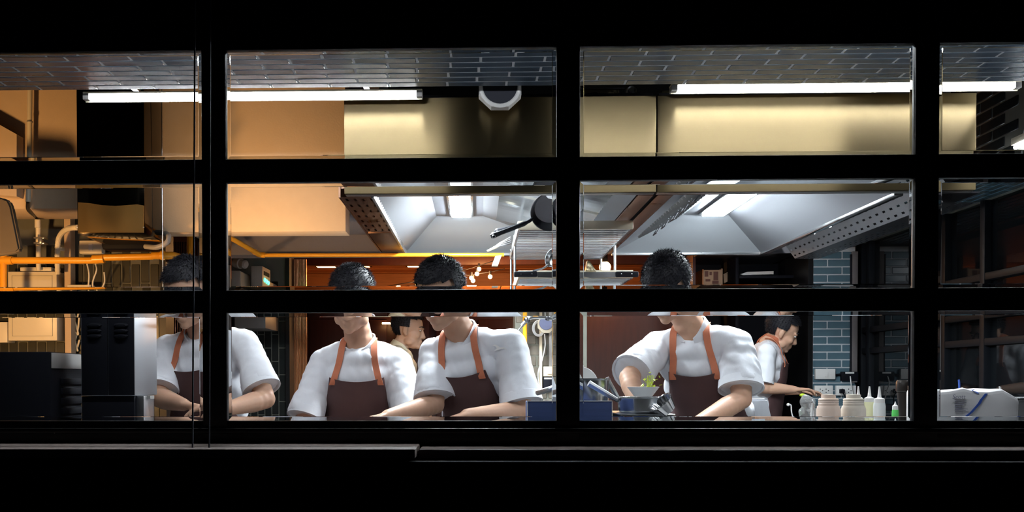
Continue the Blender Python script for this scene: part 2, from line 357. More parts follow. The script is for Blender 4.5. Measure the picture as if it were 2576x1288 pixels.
tile_mesh('beam_face_tile', 0.012, TS - 0.006, TR - 0.006, 'tile_dark'); tile_mesh('beam_under_tile', TR - 0.006, TS - 0.006, 0.012, 'tile_wall')
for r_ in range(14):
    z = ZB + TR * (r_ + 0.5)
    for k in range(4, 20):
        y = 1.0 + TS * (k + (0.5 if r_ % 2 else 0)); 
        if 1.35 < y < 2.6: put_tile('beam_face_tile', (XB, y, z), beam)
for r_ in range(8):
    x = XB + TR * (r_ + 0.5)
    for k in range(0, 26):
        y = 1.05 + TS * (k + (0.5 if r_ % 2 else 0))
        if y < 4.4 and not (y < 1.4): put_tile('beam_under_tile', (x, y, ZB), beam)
# dark ceiling behind hoods on the right
bm = nb(); bx(bm, 1.60, XB, 2.95, 6.0, 2.10, 2.14); struct('ceiling_rear', bm, 'steel_dark', 'dark low ceiling behind the hoods')
# brick pillar at the back right
YP = 4.4
pil = thing('wall_pillar', 'blue-grey glazed brick pillar with sockets', None, (2.6, YP, 0), kind='structure')
px0, px1 = P(2044, 800, YP).x, P(2150, 800, YP).x
bm = nb(); bx(bm, px0, px1, YP - 0.003, YP + 0.5, 0, 2.13); obj('pillar_core', bm, 'grout', pil)
bm = nb(); bx(bm, px0 - 0.035, px0, YP - 0.01, YP + 0.5, 0, 2.13); obj('corner_trim', bm, 'black_frame', pil)
bm = nb(); pxbox(bm, 2144, 632, 2158, 962, YP - 0.03, 0.03, 0.003); obj('grey_upright', bm, 'plaster_grey', pil)
BS, BR = 0.203, 0.0545
tile_mesh('pillar_tile', BS - 0.008, 0.012, BR - 0.008, 'tile_wall')
tile_mesh('pillar_tile_half', BS / 2 - 0.008, 0.012, BR - 0.008, 'tile_wall')
for r_ in range(14, 39):
    z = BR * r_
    if r_ % 2:
        put_tile('pillar_tile', (px0 + BS * 0.70, YP, z), pil) if False else None
        put_tile('pillar_tile_half', (px0 + BS * 0.25, YP, z), pil); put_tile('pillar_tile', (px0 + BS * 1.0, YP, z), pil)
    else:
        put_tile('pillar_tile', (px0 + BS * 0.5, YP, z), pil); put_tile('pillar_tile_half', (px0 + BS * 1.25, YP, z), pil)
# side return left of pillar (dark tiles) - vertical dark jamb
bm = nb(); bx(bm, P(2010, 800, 4.9).x, P(2050, 800, 4.9).x, 4.888, 4.95, 0, 2.1); ret = struct('wall_return', bm, 'grout_dark', 'dark tiled return beside the pillar')
tile_mesh('return_tile', 0.098, 0.012, BR - 0.006, 'tile_dark')
for r_ in range(16, 38): put_tile('return_tile', (P(2030, 800, 4.89).x, 4.89, BR * r_), ret)
# left tiled wall at the back (vertical stack of tiles)
YL = 2.6
wl = thing('wall_back_left', 'dark vertically tiled wall behind the pipes', None, (-2.0, YL, 0), kind='structure')
xl0, xl1 = -2.9, P(402, 700, YL).x
bm = nb(); bx(bm, xl0, xl1, YL - 0.003, YL + 0.12, 0, 2.6); obj('wall_bed', bm, 'grout_dark', wl)
bm = nb(); bx(bm, xl1, xl1 + 0.035, YL - 0.01, YL + 0.12, 0, 2.6); obj('corner_trim', bm, 'black_frame', wl)
tile_mesh('left_tile', TR - 0.006, 0.012, 0.205 - 0.006, 'tile_olive')
k = 0; x = xl1 - TR * 0.5
while x > P(-20, 700, YL).x:
    for r_ in range(4, 11):
        z = 0.205 * (r_ + (0.5 if k % 2 else 0)) + 0.07
        if z < 1.86: put_tile('left_tile', (x, YL, z), wl)
    k += 1; x -= TR
# tiled wall further back, seen through the second column of panes
YM = 4.35
wm = thing('wall_back_middle', 'dark green-black tiled wall beside the dining room opening', None, (-1.3, YM, 0), kind='structure')
xm0, xm1 = P(520, 800, YM).x, P(719, 800, YM).x
bm = nb(); bx(bm, xm0, xm1, YM - 0.003, YM + 0.15, 0, 2.6); obj('wall_bed', bm, 'grout_dark', wm)
bm = nb(); bx(bm, xm1, xm1 + 0.03, YM - 0.02, YM + 0.15, 0, 2.6); obj('corner_trim', bm, 'black_frame', wm)
tile_mesh('middle_tile', TR - 0.006, 0.012, 0.19 - 0.006, 'tile_dark')
k = 0; x = xm1 - TR * 0.5
while x > xm0:
    for r_ in range(4, 11):
        z = 0.19 * (r_ + (0.5 if k % 2 else 0))
        if z < 1.9: put_tile('middle_tile', (x, YM, z), wm)
    k += 1; x -= TR
# block pier behind the rack, its warm light put into the block colour
YQ = 2.95
wp = thing('wall_pier', 'grey block pier carrying cables and yellow pipes', None, (0.3, YQ, 0), kind='structure')
xq0, xq1 = P(1296, 900, YQ).x, P(1476, 900, YQ).x
bm = nb(); bx(bm, xq0, xq1, YQ - 0.003, YQ + 0.3, 0, 1.60); obj('pier_core', bm, 'grout_dark', wp)
tile_mesh('pier_block', 0.115, 0.014, 0.056, 'block_grey', 0.005)
for r_ in range(13, 28):
    for k in range(-1, 4):
        x = xq0 + 0.121 * (k + 0.5 + (0.5 if r_ % 2 else 0))
        if xq0 + 0.04 < x < xq1 - 0.04: put_tile('pier_block', (x, YQ, 0.0605 * r_ - 0.03), wp)
# plaster bulkheads on the left
YK = 2.0
bm = nb(); pxbox(bm, 364, -500, 868, 583, YK, 0.14, 0.002); struct('wall_bulkhead', bm, 'plaster', 'beige plaster bulkhead beside the hood')
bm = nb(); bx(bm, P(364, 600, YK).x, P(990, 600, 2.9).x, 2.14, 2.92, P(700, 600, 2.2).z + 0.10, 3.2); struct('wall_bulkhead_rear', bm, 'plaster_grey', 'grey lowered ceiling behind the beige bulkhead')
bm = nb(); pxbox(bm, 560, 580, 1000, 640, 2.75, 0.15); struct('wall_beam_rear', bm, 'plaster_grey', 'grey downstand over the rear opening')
bm = nb(); pxbox(bm, -300, -500, 192, 526, 2.2, 0.3, 0.002); struct('wall_bulkhead_left', bm, 'plaster', 'beige plaster bulkhead at the far left')
bm = nb(); c = [P(-260, 160, 2.13), P(-40, 292, 2.13), P(42, 338, 2.13), P(42, 494, 2.13), P(-260, 470, 2.13)]; prism(bm, c, (0, 0.066, 0)); struct('trim_duct', bm, 'plaster', 'boxed beige duct casing with slanted top at far left')
# ------------------------------------------------------------------ dining room beyond
ZD = 2.35
bm = nb(); bx(bm, -2.9, 2.72, 7.8, 7.95, 0, 3.2); struct('wall_rear', bm, 'wood', 'orange timber wall of the dining room')
bm = nb(); bx(bm, P(1440, 800, 5.4).x, P(1725, 800, 5.4).x, 5.4, 5.5, 0, 1.80); struct('wall_red', bm, 'wood_dark', 'dark red panel behind the bending cook')
dc = thing('ceiling_dining', 'orange timber plank ceiling of the dining room', None, (0, 5.5, ZD), kind='structure')
tile_mesh('plank', 4.4, 0.148, 0.03, 'wood', 0.004)
y = 5.0
while y < 7.8:
    o = bpy.data.objects.new('plank', _tiles['plank']); o.location = (0.0, y, ZD + random.uniform(-0.004, 0.004)); link(o, dc); y += 0.155
for y in (4.9, 6.35):
    bm = nb(); bx(bm, -2.2, 2.2, y, y + 0.09, ZD - 0.10, ZD + 0.05, 0.004); obj('timber_beam', bm, 'wood_dark', dc)
bm = nb(); bx(bm, -2.2, 2.3, 4.5, 7.8, ZD + 0.05, ZD + 0.1); obj('ceiling_board', bm, 'wood_dark', dc)
# ------------------------------------------------------------------ extractor hoods
HF, HR, HB = 1.15, 2.87, 1.893                # front, rear (world y) and bottom edge of the hoods
HT = 2.037                                    # inner ceiling
def perf(bm, o, u, v, nu, nv, hu=0.5, hv=0.4, th=0.0015):     # plate with real slots: o corner, u/v edge vectors
    o, u, v = V(o), V(u), V(v); us = [0]; vs = [0]
    for i in range(nu): us += [(i + 0.5 - hu / 2) / nu, (i + 0.5 + hu / 2) / nu]
    for j in range(nv): vs += [(j + 0.5 - hv / 2) / nv, (j + 0.5 + hv / 2) / nv]
    us.append(1); vs.append(1)
    g = [[bm.verts.new(o + u * a + v * b) for b in vs] for a in us]
    for i in range(len(us) - 1):
        for j in range(len(vs) - 1):
            if i % 2 and j % 2: continue
            bm.faces.new((g[i][j], g[i + 1][j], g[i + 1][j + 1], g[i][j + 1]))
def hood(x0, x1, bx0, bx1, cx0, cx1, lx0, lx1, label, fx0, fx1):
    h = thing('extractor_hood', label, 'hood', ((x0 + x1) / 2, (HF + HR) / 2, HB), 'stainless extractor hoods over the cooking line')
    bm = nb(); bx(bm, fx0, fx1, HF, HF + 0.018, HB - 0.002, 2.245, 0.002); f = obj('fascia', bm, 'fascia', h)
    bm = nb(); bx(bm, fx0 + 0.002, fx1 - 0.002, HF + 0.018, HF + 0.05, HB - 0.004, HB + 0.008, 0.002); obj('lip', bm, 'steel', f)
    yb = HR; yt = 2.5; yf = HF + 0.05
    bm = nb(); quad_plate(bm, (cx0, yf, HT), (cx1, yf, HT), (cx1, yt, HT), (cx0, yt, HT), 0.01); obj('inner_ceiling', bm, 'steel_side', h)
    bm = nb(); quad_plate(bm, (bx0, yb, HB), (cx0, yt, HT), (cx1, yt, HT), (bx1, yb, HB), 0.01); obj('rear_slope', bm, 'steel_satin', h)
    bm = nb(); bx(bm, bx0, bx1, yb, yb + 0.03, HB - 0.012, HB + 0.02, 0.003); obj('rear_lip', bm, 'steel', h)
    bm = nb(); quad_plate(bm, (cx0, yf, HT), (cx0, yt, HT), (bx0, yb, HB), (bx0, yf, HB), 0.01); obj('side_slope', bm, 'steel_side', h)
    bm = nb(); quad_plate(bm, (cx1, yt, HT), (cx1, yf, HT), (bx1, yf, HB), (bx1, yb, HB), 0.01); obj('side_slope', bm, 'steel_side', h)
    bm = nb(); bx(bm, x0, x1, HF + 0.018, HR + 0.05, 2.245, 2.26); obj('roof_sheet', bm, 'steel_dark', h)
    bm = nb(); bx(bm, x0, x1, HR + 0.035, HR + 0.05, HB, 2.245); obj('back_sheet', bm, 'steel_dark', h)
    # lamp
    bm = nb(); bx(bm, lx0 - 0.012, lx1 + 0.012, 1.55, 2.46, HT - 0.012, HT - 0.001, 0.003); lf = obj('lamp_frame', bm, 'steel_bright', h)
    bm = nb(); bx(bm, lx0, lx1, 1.60, 2.42, HT - 0.022, HT - 0.011, 0.004); obj('diffuser', bm, 'hoodlamp', lf)
    return h
X1 = P(1652, 480, HF).x
xA, xZ = P(866, 480, HF).x, P(2455, 480, HF).x
h1 = hood(xA, X1 - 0.01, -0.40, 0.60, -0.208, 0.03, -0.127, -0.030, 'stainless hood with lit lamp, ending in a brown perforated grease tray beside the beige bulkhead', xA, X1 - 0.002)
h2 = hood(X1 + 0.01, 1.74, 0.74, 1.55, 1.05, 1.276, 1.125, 1.235, 'stainless hood with lit lamp above the bending cook, perforated gutter on its side', X1 + 0.002, xZ)
# hood 1: perforated brown tray on its near end, perforated inner strip
bm = nb(); perf(bm, (-0.515, HF + 0.06, HB - 0.002), (0.125, 0, 0), (0, 0.86, 0), 4, 7, 0.3, 0.42); t1 = obj('grease_tray', bm, 'steel_brown_reflect', h1)
bm = nb(); bx(bm, -0.512, -0.395, HF + 0.93, HR + 0.02, HB - 0.006, HB + 0.004, 0.002); obj('tray_cover', bm, 'steel_brown_reflect', h1)
bm = nb(); bx(bm, -0.522, -0.515, HF + 0.05, HR + 0.03, HB - 0.006, HB + 0.10); bx(bm, -0.520, -0.39, HF + 0.06, HR + 0.03, HB + 0.03, HB + 0.035); obj('tray_side', bm, 'steel_brown_reflect', h1)
bm = nb(); perf(bm, (-0.388, HF + 0.06, HB - 0.002), (0.0, 1.70, 0), (0.02, 0, 0.055), 34, 2, 0.5, 0.25); obj('inner_strip', bm, 'steel', h1)
bm = nb(); bx(bm, -0.40, -0.388, HF + 0.05, HR + 0.02, HB - 0.008, HB + 0.012, 0.002); obj('gutter_edge', bm, 'steel', h1)
# baffle filters: hood 1 on its right slope, hood 2 on its left slope (each slat a part)
def baffle(h, a, b, y0, y1, n, lift=0.012):
    a, b = V(a), V(b)
    d = (b - a); nn = V((d.z, 0, -d.x)).normalized(); nn = nn if nn.z < 0 else -nn
    for i in range(n):
        y = y0 + (y1 - y0) * (i + 0.5) / n; hw = (y1 - y0) / n * 0.30
        bm = nb(); pts = [a + V((0, y - hw, 0)) + nn * 0.004, a + V((0, y, 0)) + nn * (0.004 + lift), a + V((0, y + hw, 0)) + nn * 0.004]
        prism(bm, pts, d); obj('baffle_slat', bm, 'steel_bright', h)
baffle(h1, (0.10, 0, HT - 0.020), (0.52, 0, HB + 0.024), HF + 0.10, HR - 0.45, 22)
baffle(h2, (0.80, 0, HB + 0.024), (0.99, 0, HT - 0.022), HF + 0.10, HR - 0.45, 22)
for i in range(6):
    y = HF + 0.22 + i * 0.21
    bm = nb(); q = [V((0.93, y, 2.0 - 0.03)), V((0.90, y, 1.985 - 0.05)), V((0.90, y + 0.09, 1.985 - 0.05)), V((0.93, y + 0.09, 2.0 - 0.03))]
    tube(bm, [q[0] + V((0.01, 0, 0.03)), q[1], q[2], q[3] + V((0.01, 0, 0.03))], 0.0035, 6); obj('filter_handle', bm, 'steel_dark', h2)
# copper toned channel between the hoods
bm = nb(); bx(bm, 0.605, 0.662, HF + 0.06, HR, HB - 0.004, HB + 0.006, 0.002); obj('joint_channel', bm, 'steel_brown_reflect', h1)
bm = nb(); bx(bm, 0.678, 0.735, HF + 0.06, HR, HB - 0.004, HB + 0.006, 0.002); obj('joint_channel', bm, 'steel_brown_reflect', h2)
# hood 2 right gutter
bm = nb(); bx(bm, 1.55, 1.585, HF + 0.05, HR, HB - 0.012, HB + 0.03, 0.003); obj('gutter_edge', bm, 'steel_bright', h2)
bm = nb(); perf(bm, (1.735, HF + 0.06, HB - 0.035), (0, 1.66, 0), (-0.06, 0, 0.085), 24, 3, 0.36, 0.26); obj('perforated_gutter', bm, 'steel_satin', h2)
bm = nb(); bx(bm, 1.672, 1.678, HF + 0.06, HR, HB + 0.05, HB + 0.16); obj('gutter_back', bm, 'steel_dark', h2)
bm = nb(); perf(bm, (1.735, HF + 0.06, HB - 0.036), (0, 1.66, 0), (0.13, 0, 0.0), 26, 5, 0.45, 0.2); obj('gutter_underside', bm, 'steel_dark', h2)
bm = nb(); bx(bm, 1.73, 1.87, HF + 0.06, HR, HB - 0.002, HB + 0.004); obj('gutter_cover', bm, 'steel_dark', h2)
# ------------------------------------------------------------------ fluorescent battens
def batten(a, b, label, shield=True):
    Y = a.y
    t = thing('tube_light', label, 'light', (a + b) / 2, 'fluorescent tube lights on the soffit')
    bm = nb(); bx(bm, a.x, b.x, Y + 0.002, Y + 0.05, a.z + 0.007, a.z + 0.014, 0.002); obj('batten', bm, 'batten', t)
    bm = nb(); tube(bm, [a + V((0.02, 0.016, -0.004)), b + V((-0.02, 0.016, -0.004))], 0.0095, 14); obj('tube', bm, 'tube', t)
    for p, s in ((a, 1), (b, -1)):
        bm = nb(); bx(bm, p.x, p.x + s * 0.022, Y + 0.002, Y + 0.045, p.z - 0.014, p.z + 0.008, 0.002); obj('end_cap', bm, 'grey_plastic', t)
    for x_ in (a.x + 0.2, b.x - 0.2):
        bm = nb(); bx(bm, x_ - 0.01, x_ + 0.01, 1.0 if shield else Y + 0.01, Y + 0.02 if shield else Y + 0.04, a.z + 0.012, a.z + 0.020 if shield else (ZS - 0.006 if Y < 1 else 2.10)); obj('fixing_bracket', bm, 'steel_dark', t)
    if shield:
        bm = nb(); bx(bm, a.x + 0.002, b.x - 0.002, Y + 0.0265, Y + 0.0295, a.z - 0.018, a.z + 0.007); obj('light_shield', bm, 'batten', t)  # plate added behind the tube to keep its light off the fascia
    return t
def flat_pair(x0, x1, y):
    a, b = P(x0, y, 1.06), P(x1, y, 1.06); a.z = b.z = (a.z + b.z) / 2; return a, b
batten(*flat_pair(207, 1062, 236), 'lit fluorescent tube above the beige bulkhead')
batten(*flat_pair(1690, 2572, 214), 'lit fluorescent tube above the yellowish steel fascia')
batten(V((-1.46, 0.30, ZS - 0.036)), V((-0.25, 0.30, ZS - 0.036)), 'assumed fluorescent tube on the soffit over the pass, above the cooks with orange straps', False)  # unseen tube near the window, assumed for light on jackets and fascia
batten(V((0.52, 0.30, ZS - 0.036)), V((1.72, 0.30, ZS - 0.036)), 'assumed fluorescent tube on the soffit over the pass, above the bending cook', False)  # second unseen window-side tube, assumed from the yellow stretch of fascia
batten(V((1.50, 3.15, 2.082)), V((2.06, 3.15, 2.082)), 'assumed fluorescent tube under the dark rear ceiling, nearer the window', False)  # unseen tube behind the hood, assumed for the bright pillar and profile cook
batten(V((1.50, 3.42, 2.084)), V((2.06, 3.42, 2.084)), 'fluorescent tube added under the dark rear ceiling, nearer the brick pillar', False)  # second rear tube, added for more light on the pillar and profile cook
# side tube beyond (on the beam) whose glow shows at the right edge
t = thing('tube_light', 'lit fluorescent tube fixed under the dark tiled beam at the right edge', 'light', (XB + 0.03, 1.4, ZB), 'fluorescent tube lights on the soffit')
bm = nb(); bx(bm, XB - 0.040, XB - 0.007, 0.75, 1.72, ZB + 0.03, ZB + 0.06, 0.003); obj('batten', bm, 'batten', t)
bm = nb(); tube(bm, [(XB - 0.030, 0.78, ZB + 0.018), (XB - 0.030, 1.70, ZB + 0.018)], 0.009, 12); obj('tube', bm, 'tube', t)
bm = nb(); tube(bm, smooth_path([(XB - 0.02, 1.66, ZB + 0.06), (XB - 0.03, 1.58, ZB + 0.16), (XB - 0.012, 1.5, ZB + 0.24), (XB - 0.008, 1.49, ZB + 0.30)]), 0.004, 6); obj('supply_cable', bm, 'white_plastic', t)
# ------------------------------------------------------------------ things in the gap over the fascia
YV = 1.35
bm = nb(); pts = [P(1258 + 58 * cos(pi / 8 + i * pi / 4), 218 + 54 * sin(pi / 8 + i * pi / 4), 1.06) for i in range(8)]
t = thing('octagonal_speaker', 'white octagonal speaker hanging half hidden by the tiled soffit', 'speaker', P(1258, 218, 1.06))
prism(bm, pts, (0, 0.05, 0)); obj('housing', bm, 'white_plastic', t, 20)
c = P(1258, 218, 1.055); bm = nb(); lathe(bm, [(0.075, 0.0), (0.066, 0.006), (0.060, 0.002)], c, 32, (0, -1, 0)); obj('rim', bm, 'white_plastic', t)
bm = nb(); lathe(bm, [(0.062, 0.0), (0.05, -0.002), (0, -0.004)], c + V((0, -0.004, 0)), 32, (0, -1, 0)); obj('cone', bm, mat('speaker_dark', (0.03, 0.032, 0.045), 0.6), t)
bm = nb(); bx(bm, c.x - 0.012, c.x + 0.012, 1.07, 1.09, c.z, c.z + 0.5); obj('hanger', bm, 'steel_dark', t)
def foilbox(x0, y0, x1, y1, Y, label):
    bm = nb(); pxbox(bm, x0, y0, x1, y1 + 12, Y, 0.2, 0.006); bmesh.ops.subdivide_edges(bm, edges=bm.edges[:], cuts=3)
    for v in bm.verts: v.co += V([random.uniform(-1, 1) * 0.004 for _ in range(3)])
    single('foil_duct', bm, 'foil', label, 'duct', 'foil wrapped ducts over the fascias')
foilbox(1462, 220, 1556, 244, YV, 'crumpled foil duct beside the round valve over the fascia')
foilbox(1662, 226, 1862, 248, YV, 'long foil wrapped duct end under the tube light start')
t = thing('pipe_valve', 'small metal pipe with round valve on top of the hood', 'pipe', P(1588, 228, 1.3))
bm = nb(); tube(bm, [P(1440, 222, 1.3), P(1572, 222, 1.3)], 0.006, 10); obj('pipe', bm, 'steel', t)
bm = nb(); lathe(bm, [(0.0, 0.012), (0.008, 0.012), (0.009, 0.006), (0.016, 0.008), (0.020, 0.004), (0.020, -0.02), (0, -0.02)], P(1588, 228, 1.29), 24, (0, -1, 0)); obj('valve', bm, 'steel', t)
bm = nb(); tube(bm, smooth_path([P(1470, 240, 1.28), P(1500, 236, 1.28), P(1505, 246, 1.28)]), 0.006, 8); obj('elbow', bm, 'steel_dark', t)
# ------------------------------------------------------------------ hanging slatted rack between the hoods
rk = thing('slatted_rack', 'two-tier stainless slatted rack hanging between the two hoods', 'rack', (0.43, 2.2, 1.6))
YR0, YR1 = 1.70, 2.72
rx0, rx1 = P(1303, 565, YR0).x, P(1593, 565, YR0).x
for (ya, yb_, nm) in ((555, 577, 0), (680, 700, 1)):
    zt, zb = P(1450, ya, YR0).z, P(1450, yb_, YR0).z
    bm = nb(); bx(bm, rx0, rx1, YR0, YR0 + 0.012, zb, zt, 0.002); sh = obj('shelf_edge', bm, 'lit_edge_steel', rk)
    for (xa, xb) in ((rx0, rx0 + 0.010), (rx1 - 0.010, rx1)):
        bm = nb(); bx(bm, xa, xb, YR0 + 0.012, YR1, zb, zt); obj('side_rail', bm, 'steel', rk)
    bm = nb(); bx(bm, rx0, rx1, YR1, YR1 + 0.012, zb, zt); obj('shelf_edge', bm, 'steel', rk)
    n = 19
    for i in range(n):
        y = YR0 + 0.03 + (YR1 - YR0 - 0.04) * i / (n - 1)
        bm = nb(); tube(bm, [(rx0 + 0.010, y, zb + 0.010), (rx1 - 0.010, y, zb + 0.010)], 0.0085, 10); obj('shelf_slat', bm, 'steel_bright', rk)
for x in (rx0 + 0.006, rx1 - 0.006):
    for y in (YR0 + 0.5, YR1 - 0.01):
        bm = nb(); tube(bm, [(x, y, P(1450, 700, YR0).z), (x, y, HB)], 0.006, 8); obj('hanger_rod', bm, 'steel', rk)
zU = P(1450, 570, YR0).z; zL = P(1450, 693, YR0).z
# pans on the upper tier, leaning upright with handles to the left
def pan(c, r, hdir, label, m='steel_dark', hl=0.17, tilt=-0.75):
    c = V(c); ax = V((0.1, -1, tilt)).normalized()
    t = thing('frying_pan', label, 'pan', c, 'pans kept on the hanging rack')
    bm = nb(); lathe(bm, [(0, -0.012), (r * 0.72, -0.012), (r * 0.80, -0.006), (r, 0.03), (r * 1.03, 0.031), (r * 1.0, 0.026), (r * 0.78, -0.003), (0, -0.006)], c, 40, ax); obj('pan_body', bm, m, t)
    h0 = c + V(hdir).normalized() * r * 0.97 + ax * 0.02; hd = V(hdir).normalized()
    p = [h0, h0 + hd * 0.04 + ax * 0.012, h0 + hd * hl]
    bm = nb(); tube(bm, smooth_path(p), [0.007] * 6 + [0.010] * 5 + [0.012, 0.009], 8); hh = obj('handle', bm, 'black_matte', t)
    e = h0 + hd * (hl - 0.012); bm = nb(); lathe(bm, [(0.004, 0.010), (0.008, 0.0125), (0.008, -0.0125), (0.004, -0.010)], e, 14, ax); obj('hanging_eye', bm, 'steel', hh)
    return t
pan(P(1386, 524, 1.62), 0.088, (-1, 0, -0.42), 'black frying pan leaning on the rack, handle with eye pointing down beside another handle', hl=0.19)
pan(P(1402, 530, 1.80), 0.090, (-1, 0, -0.30), 'larger ribbed pan standing behind the frying pan on the rack', hl=0.20)
# lower tier things
t = thing('ladle', 'polished steel ladle hanging at the rack beside the mullion', 'ladle', P(1388, 650, 1.66))
bm = nb(); lathe(bm, [(0, -0.03), (0.022, -0.025), (0.036, -0.005), (0.040, 0.012), (0.037, 0.012), (0.030, -0.004), (0, -0.022)], P(1392, 650, 1.66), 28, (-0.8, -0.6, 0.15)); obj('ladle_bowl', bm, 'steel_bright', t)
bm = nb(); tube(bm, smooth_path([P(1380, 665, 1.66), P(1366, 675, 1.66), P(1340, 682, 1.66)]), 0.004, 8); obj('ladle_stem', bm, 'steel_bright', t)
def knife(x0, x1, y, Y, label):
    a, b = P(x0, y, Y), P(x1, y, Y); s = 1 if x1 > x0 else -1
    t = thing('kitchen_knife', label, 'knife', a, 'knives on the rack edge')
    bm = nb(); bx(bm, min(a.x, b.x), max(a.x, b.x), Y - 0.008, Y + 0.008, a.z - 0.012, a.z + 0.012, 0.005); hd = obj('handle', bm, 'black_matte', t)
    for k in (0.3, 0.75):
        p = a.lerp(b, k); bm = nb(); lathe(bm, [(0, 0.0015), (0.003, 0.001), (0.003, -0.001)], p + V((0, -0.008, 0)), 10, (0, -1, 0)); obj('rivet', bm, 'steel_bright', hd)
    bm = nb(); prism(bm, [b + V((0, 0, 0.010)), b + V((s * 0.16, 0, 0.010)), b + V((s * 0.19, 0, 0.004)), b + V((s * 0.10, 0, -0.016)), b + V((0, 0, -0.012))], (0, 0.0025, 0)); obj('blade', bm, 'steel_bright', t)
knife(1293, 1352, 690, 1.66, 'black handled knife on the lower rack edge, nearer the cook with the bird badge')
knife(1606, 1548, 690, 1.66, 'black handled knife on the lower rack edge behind the bending cook')
bm = nb(); c0 = P(1262, 645, 1.9); pts = [P(1237, 668, 1.9), P(1246, 644, 1.9), P(1262, 642, 1.9), P(1252, 668, 1.9)]; prism(bm, pts, (0, 0.05, 0)); single('paper_packet', bm, 'cream', 'creased yellowish paper packet at the rack end', 'packet')
t = thing('tongs', 'bunch of bright steel tongs lying over the rack end', 'tongs', P(1250, 630, 1.95))
for k in range(4):
    bm = nb(); tube(bm, smooth_path([P(1226 + k * 6, 632 - k * 3, 1.95 + 0.02 * k), P(1250 + k * 4, 622 - k * 4, 1.95 + 0.02 * k), P(1285, 612 - k * 5, 1.95 + 0.02 * k)]), 0.005, 6); obj('tong_arm', bm, 'steel_bright', t)
bm = nb(); prism(bm, [P(1474, 682, 1.69), P(1478, 655, 1.69), P(1484, 657, 1.69), P(1500, 682, 1.69)], (0, 0.06, 0)); single('foil_parcel', bm, 'foil', 'crumpled foil wedge on the lower rack shelf', 'foil')
# ------------------------------------------------------------------ people
from mathutils import noise as NZ
def chain(bm, pts, sub=2):
    for i, (p, r) in enumerate(pts):
        ball(bm, p, r, sub=sub)
        if i:
            q, rq = pts[i - 1]; steps = max(1, int((V(p) - V(q)).length / (min(r, rq) * 0.55)))
            for k in range(1, steps):
                t = k / steps; ball(bm, V(q).lerp(V(p), t), rq + (r - rq) * t, sub=sub)
def remesh(bm, vox, smooth=4, fac=0.5):
    me = bpy.data.meshes.new('tmp'); bm.to_mesh(me); bm.free()
    o = bpy.data.objects.new('tmp', me); COL.objects.link(o)
    m = o.modifiers.new('r', 'REMESH'); m.mode = 'VOXEL'; m.voxel_size = vox
    if smooth:
        s = o.modifiers.new('s', 'SMOOTH'); s.iterations = smooth; s.factor = fac
    dg = bpy.context.evaluated_depsgraph_get(); dg.update()
    out = bpy.data.meshes.new_from_object(o.evaluated_get(dg)); bpy.data.objects.remove(o); bpy.data.meshes.remove(me)
    out.materials.clear(); out.polygons.foreach_set('use_smooth', [True] * len(out.polygons)); return out
def meobj(name, me, m, parent):
    me.name = name; me.materials.append(M[m]); o = bpy.data.objects.new(name, me); return link(o, parent)
def hand(bm, wr, d, side, down, curl=0.5):
    d = d.normalized(); n = (down - d * down.dot(d)).normalized(); s = d.cross(n).normalized() * side     # s: towards the thumb
    pc = wr + d * 0.048; 
    for k in (-0.028, -0.010, 0.010, 0.028):
        chain(bm, [(wr + d * 0.008 + s * k * 0.55, 0.016), (wr + d * 0.082 + s * k, 0.0115)], 1)
    for k, (off, ln) in enumerate(((0.030, 0.068), (0.010, 0.076), (-0.011, 0.070), (-0.030, 0.054))):
        b = wr + d * 0.086 + s * off; a = curl * (0.8 + 0.12 * k); p = [(b, 0.0098)]; dd = d.copy()
        for j, f in enumerate((0.45, 0.32, 0.23)):
            q = Quaternion(d.cross(n).normalized(), a * (0.55 if j == 0 else 0.75)); dd = q @ dd; b = b + dd * ln * f; p.append((b, (0.0088, 0.008, 0.0072)[j]))
        chain(bm, p, 1)
    b = wr + d * 0.025 + s * 0.026; t1 = b + d * 0.030 + s * 0.022 + n * 0.012; t2 = t1 + d * 0.026 + s * 0.004 + n * 0.012; t3 = t2 + d * 0.02 - s * 0.004 + n * 0.008
    chain(bm, [(b, 0.014), (t1, 0.0112), (t2, 0.0095), (t3, 0.008)], 1)
